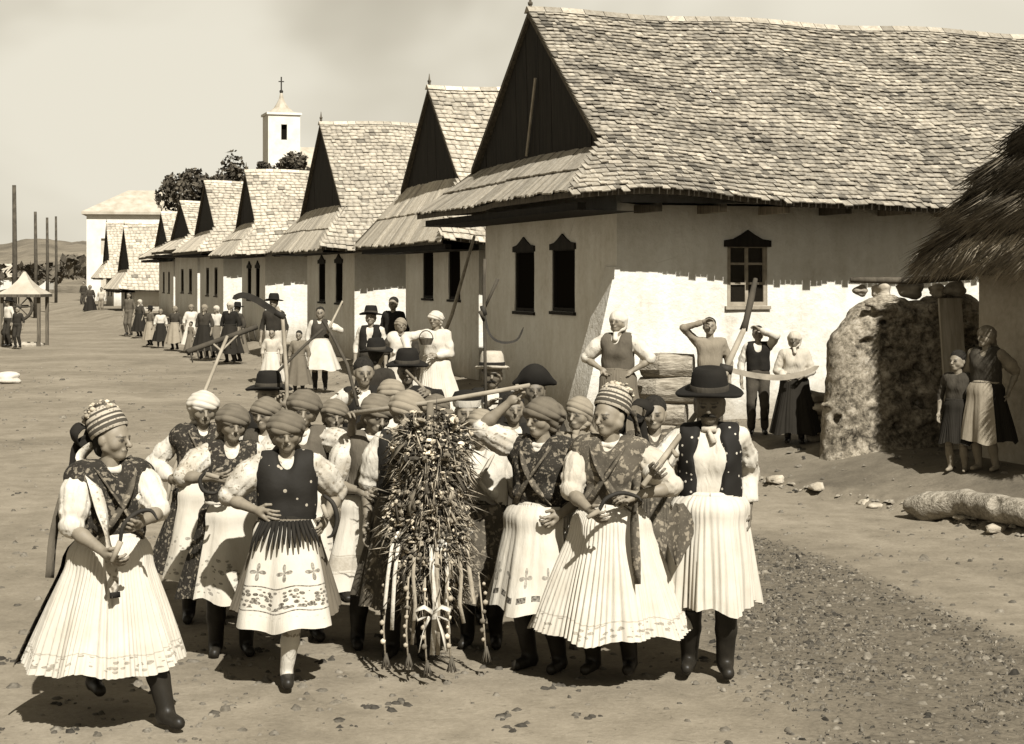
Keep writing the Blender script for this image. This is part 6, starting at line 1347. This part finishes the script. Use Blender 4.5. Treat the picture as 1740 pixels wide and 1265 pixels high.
def rake():
    root = empty("wooden_rake", W(284, 850, 11.3)); tag(root, 'toothed wooden hay rake held up by the woman in the white head cloth', 'rake'); o = Vector(root.location)
    hp = [W(284, 850, 11.3) - o, W(290, 815, 11.36) - o, W(352, 655, 11.95) - o, W(386, 572, 12.2) - o]; mb = MB(); mb.tube(hp, [0.014, 0.015, 0.014, 0.012], 8); mb.build("handle", MATS['pole_wood'], root, True)
    a, b = W(318, 598, 12.0) - o, W(436, 556, 12.45) - o; mb = MB(); mb.tube([a, b], 0.020, 8); mb.build("bar", MATS['pole_dark'], root, True)
    mb = MB(); mb.tube([hp[2].lerp(hp[3], 0.7), a.lerp(b, 0.35)], 0.008, 6); mb.build("brace", MATS['pole_wood'], root, True); mb = MB(); mb.tube([hp[2].lerp(hp[3], 0.7), a.lerp(b, 0.75)], 0.008, 6); mb.build("brace", MATS['pole_wood'], root, True)
    for i in range(11):
        p = a.lerp(b, (i + 0.5) / 11); mb = MB(); mb.tube([p, p + Vector((0.02, -0.02, -0.085))], [0.009, 0.005], 6); mb.build("tooth", MATS['pole_dark'], root, True)
rake()
def sickle(label, grip, pts, hand_dir=None):
    root = empty("sickle", grip[0]); tag(root, label, 'sickle'); o = Vector(grip[0]); mb = MB(); mb.tube([Vector(g) - o for g in grip], [0.013, 0.016], 8); mb.build("handle", MATS['pole_wood'], root, True)
    P = spline(pts, 5); n = len(P); mb = MB(); mb.tube([p - o for p in P], [0.005 + 0.009 * math.sin(math.pi * min(1, 0.15 + 0.85 * i / (n - 1))) for i in range(n)], 6); mb.build("blade", MATS['iron'], root, True)
sickle('sickle with dark curved blade in the hands of the lone bonneted woman', [W(190, 955, 8.40), W(205, 920, 8.42)], [W(204, 922, 8.42), W(210, 893, 8.42), W(232, 872, 8.44), W(256, 868, 8.46), W(268, 884, 8.46)])
sickle('sickle with dark ring-like blade held by the woman behind the girl with rosettes', [W(372, 812, 10.0), W(350, 806, 10.0)], [W(352, 800, 10.0), W(340, 815, 10.0), W(346, 834, 10.0), W(366, 838, 10.0), W(374, 826, 10.0)])
sickle('sickle hanging at the right hip of the girl with rosettes', [W(548, 858, 9.62), W(556, 880, 9.6)], [W(550, 842, 9.6), W(566, 856, 9.58), W(573, 884, 9.58), W(566, 908, 9.58), W(556, 914, 9.58)])
sickle('sickle in the hand of the bonneted woman beside the man', [W(998, 880, 9.42), W(1018, 868, 9.44)], [W(1018, 868, 9.44), W(1030, 848, 9.45), W(1055, 838, 9.48), W(1082, 844, 9.5), W(1090, 852, 9.5)])
# basket on the arm of the woman in white
def basket():
    c = W(724, 580, 25.6); root = empty("basket", c, 0.0, 0.62); tag(root, 'small dark basket held by the woman all in white', 'basket'); mb = MB(); n = 14; V = []
    for r, z in ((0.13, -0.09), (0.19, 0.07), (0.17, 0.07), (0.12, -0.07)):
        for k in range(n): a = 6.2832 * k / n; V.append((r * math.cos(a), r * math.sin(a), z))
    mb.add(V, [(j * n + k, j * n + (k + 1) % n, (j + 1) * n + (k + 1) % n, (j + 1) * n + k) for j in range(3) for k in range(n)] + [tuple(range(n - 1, -1, -1)), tuple(3 * n + k for k in range(n))]); mb.build("bowl", MATS['timber'], root)
    mb = MB(); mb.tube([(0.17 * math.cos(a), 0, 0.06 + 0.2 * math.sin(a)) for a in np.linspace(0, math.pi, 10)], 0.014, 6); mb.build("handle", MATS['timber'], root, True)
basket()

# ---------------------------------------------------------------- the harvest garland hanging from its pole
def garland():
    pa, pb = W(590, 704, 10.55), W(900, 655, 10.02)
    root = empty("garland_pole", pa); tag(root, 'long peeled pole carried level between two women, garland hanging from it', 'pole')
    mb = MB(); mb.tube([Vector((0, 0, 0)), (pb - pa) * 0.5 + Vector((0, 0, -0.012)), pb - pa], [0.017, 0.016, 0.013], 8); mb.build("shaft", MATS['pole_wood'], root, True)
    topc = W(735, 690, 10.25); Yc = 9.95
    g = empty("harvest_garland", (topc.x, Yc, 0)); tag(g, 'huge harvest garland of wheat ears, flowers and ribbons hanging from the pole', 'garland'); rnd = random.Random(17)
    # profile of the hanging crown: (z, radius)
    prof = [(1.58, 0.08), (1.50, 0.16), (1.36, 0.20), (1.20, 0.185), (1.02, 0.20), (0.86, 0.205), (0.70, 0.20), (0.58, 0.16), (0.44, 0.09)]
    zz = [p[0] for p in prof][::-1]; rr = [p[1] for p in prof][::-1]
    rad = lambda z: float(np.interp(z, zz, rr))
    for z in (1.30, 1.02, 0.70):
        mb = MB(); r = rad(z) - 0.02; mb.tube([(r * math.cos(a), r * 0.8 * math.sin(a), z + 0.01 * math.sin(3 * a)) for a in np.linspace(0, 6.2832, 30)], 0.016, 6, cap=False); mb.build("hoop", MATS['wheat_dark'], g, True)
    mb = MB(); mb.tube([(0, 0, 1.62), (0, 0, 0.75)], [0.02, 0.03], 8); mb.build("core_stem", MATS['wheat_dark'], g, True)
    # strings of small crumpled blooms down the outside
    def bloom(mb, c, s_, tn):
        R_ = Matrix.Rotation(rnd.uniform(0, 6.28), 3, 'Z') @ Matrix.Rotation(rnd.uniform(0, 6.28), 3, 'X'); mb.ball(c, s_, tn, 0, (1.25, 0.9, 0.45), R_)
        if rnd.random() < 0.6: R2 = Matrix.Rotation(rnd.uniform(0, 6.28), 3, 'Y'); mb.ball(Vector(c) + Vector((rnd.gauss(0, .4), rnd.gauss(0, .4), rnd.gauss(0, .4))) * s_, s_ * 0.8, tn * rnd.uniform(0.5, 1.3), 0, (0.5, 1.1, 1.0), R2)
    for i in range(17):
        th = 2 * math.pi * i / 17 + rnd.uniform(-.14, .14); mb = MB(); z = rnd.uniform(1.38, 1.5); zend = rnd.uniform(0.42, 0.80); base = rnd.choice([0.6, 1.0, 1.7])
        while z > zend:
            r = rad(z) * rnd.uniform(0.95, 1.2); a = th + 0.22 * math.sin(z * 6 + i) + rnd.gauss(0, 0.05); s_ = rnd.uniform(0.010, 0.024)
            bloom(mb, (r * math.cos(a), r * 0.8 * math.sin(a), z), s_, base * rnd.choice([0.15, 0.3, 0.7, 1.0, 1.7])); z -= s_ * rnd.uniform(0.8, 1.9)
        tag(mb.build("flower_string", MATS['flower_tan'], g), kind='stuff')
    mb = MB()
    for i in range(90):
        a = rnd.uniform(0, 6.28); z = rnd.uniform(1.30, 1.58); r = (0.06 + rad(z) * 0.9) * rnd.uniform(0.4, 1.25); bloom(mb, (r * math.cos(a), r * math.sin(a), z), rnd.uniform(0.014, 0.034), rnd.choice([0.2, 0.5, 1.0, 1.9]))
    tag(mb.build("bouquet", MATS['flower_tan'], g), kind='stuff')
    for i in range(22):
        z = rnd.uniform(0.55, 1.25); a = rnd.uniform(math.pi, 2 * math.pi); r = rad(z) * 1.05; c = Vector((r * math.cos(a), r * 0.8 * math.sin(a), z)); mb = MB(); s_ = rnd.uniform(0.018, 0.036)
        for k in range(6): b = k * 1.047 + rnd.uniform(-.3, .3); mb.ball(c + Vector((math.cos(b) * s_, rnd.uniform(-.02, .01), math.sin(b) * s_)), s_ * rnd.uniform(0.4, 0.65), rnd.choice([0.4, 0.8, 1.6]), 0, (1, 0.4, 1), Matrix.Rotation(b, 3, 'Y'))
        mb.ball(c + Vector((0, -0.012, 0)), s_ * 0.45, 0.25, 0); mb.build("flower", MATS['flower_tan'] if i % 3 else MATS['flower_white'], g)
    mb = MB()
    for i in range(1500):                     # small white and dark blossom specks
        z = rnd.uniform(0.45, 1.55); a = rnd.uniform(0.85 * math.pi, 2.15 * math.pi); r = rad(z) * rnd.uniform(0.9, 1.12) * (1 + 0.18 * math.sin(3 * a + 5 * z) + 0.1 * math.sin(5 * a - 9 * z)); bloom(mb, (r * math.cos(a), r * 0.8 * math.sin(a), z), rnd.uniform(0.006, 0.017), rnd.choice([0.10, 0.3, 0.8, 1.5, 2.2]))
    tag(mb.build("blossom", MATS['flower_tan'], g), kind='stuff')
    for i in range(16):                      # drooping leaves
        z = rnd.uniform(0.5, 1.4); a = rnd.uniform(0.9 * math.pi, 2.1 * math.pi); r = rad(z); out = Vector((math.cos(a), 0.8 * math.sin(a), 0)); p = out * r + Vector((0, 0, z)); l = rnd.uniform(0.07, 0.15)
        ribbon("leaf", g, [p, p + out * 0.05 + Vector((0, 0, -l * 0.3)), p + out * 0.06 + Vector((rnd.gauss(0, .02), 0, -l))], rnd.uniform(0.018, 0.035), rnd.choice(['leaf', 'wheat_dark', 'wheat_dark', 'wheat']), 0.002, Vector((-math.sin(a), math.cos(a), rnd.uniform(-.3, .3))))
    # wheat: stalk blades and ears, thick, uncountable
    V = []; Fc = []; T = []
    def blade(p, q, w_, tn):
        p, q = Vector(p), Vector(q); d = (q - p).normalized(); s = d.cross(Vector((rnd.gauss(0, 1), rnd.gauss(0, 1), rnd.gauss(0, 1)))).normalized() * w_; u = d.cross(s).normalized() * w_; b = len(V); m = p.lerp(q, 0.55)
        V.extend([p, m + s, m - s * 0.5 + u, m - s * 0.5 - u, q]); Fc.extend([(b, b + 2, b + 1), (b, b + 3, b + 2), (b, b + 1, b + 3), (b + 4, b + 1, b + 2), (b + 4, b + 2, b + 3), (b + 4, b + 3, b + 1)]); T.extend([tn] * 5)
    for i in range(9000):
        z = rnd.uniform(0.44, 1.52); a = rnd.uniform(0, 6.28); r = rad(z) * rnd.uniform(0.45, 1.0) * (1 + 0.20 * math.sin(3 * a + 5 * z) + 0.12 * math.sin(5 * a - 9 * z)); p = Vector((r * math.cos(a), r * 0.8 * math.sin(a), z)); out = Vector((math.cos(a), math.sin(a), 0))
        q = p + out * rnd.uniform(-0.02, 0.08) + Vector((rnd.gauss(0, 0.05), rnd.gauss(0, 0.04), -rnd.gauss(0.06, 0.06))); blade(p, q, rnd.uniform(0.002, 0.0052), rnd.choice([0.15, 0.35, 0.6, 0.95, 1.4]))
    for i in range(260):          # stalks that have worked loose
        z = rnd.uniform(0.5, 1.5); a = rnd.uniform(0, 6.28); r = rad(z); p = Vector((r * math.cos(a), r * 0.8 * math.sin(a), z)); q = p + Vector((math.cos(a) * rnd.uniform(0.02, 0.13), math.sin(a) * 0.08, -rnd.uniform(0.05, 0.22))); blade(p, q, rnd.uniform(0.003, 0.006), rnd.choice([0.4, 0.9, 1.4]))
    o = link("wheat_ears", mesh_np("wheat_ears", np.array([tuple(v) for v in V]), np.array(Fc), MATS['wheat'], False, T), g); tag(o, kind='stuff')
    # ribbons and hanging tassels
    for i, (x0, z1, w_) in enumerate(((-0.20, 0.30, 0.022), (-0.09, 0.22, 0.020), (0.02, 0.16, 0.03), (0.05, 0.16, 0.025), (0.11, 0.28, 0.022), (0.19, 0.34, 0.022), (-0.24, 0.42, 0.02), (0.24, 0.45, 0.024))):
        y0 = -0.16 * math.sqrt(max(0.05, 1 - (x0 / 0.34) ** 2))
        ribbon("ribbon", g, [(x0 * 0.9, y0, 0.80), (x0, y0 - 0.03, 0.62), (x0 * 1.05 + 0.02 * math.sin(i), y0 - 0.02, 0.45), (x0 * 1.08, y0 - 0.03, z1)], w_, 'ribbon_white' if i % 2 == 0 else 'ribbon', 0.003)
    for s in (-1, 1): ribbon("bow", g, [(0.03, -0.26, 0.42), (0.03 + s * 0.05, -0.29, 0.46), (0.03 + s * 0.10, -0.28, 0.44), (0.03 + s * 0.09, -0.25, 0.38), (0.03 + s * 0.02, -0.26, 0.40), (0.03 + s * 0.06, -0.29, 0.30), (0.03 + s * 0.08, -0.29, 0.20)], 0.035, 'ribbon_white', 0.002, Vector((0.2, 0.9, 0.5)))
    for i, (x0, y0, z1) in enumerate(((-0.27, -0.10, 0.06), (-0.13, -0.2, 0.08), (-0.02, -0.24, 0.05), (0.12, -0.22, 0.07), (0.32, -0.05, 0.09))):
        mb = MB(); mb.tube([(x0 * 0.9, y0, 0.62), (x0, y0, 0.3), (x0 + 0.015, y0, z1)], 0.006, 5)
        for q in range(7): mb.ball((x0 + 0.01 * math.sin(q), y0, 0.55 - q * 0.055), rnd.uniform(0.012, 0.02), rnd.choice([0.5, 1.2, 2.0]), 0)
        for q in range(8): b = q * 0.785; mb.tube([(x0 + 0.015, y0, z1 + 0.09), (x0 + 0.015 + 0.028 * math.cos(b), y0 + 0.028 * math.sin(b), z1 - 0.0)], [0.007, 0.004], 4, 0.3)
        mb.build("tassel", MATS['wheat'], g, True)
garland()
print("TRIS", sum(len(o.data.polygons) for o in bpy.data.objects if o.type == 'MESH'))
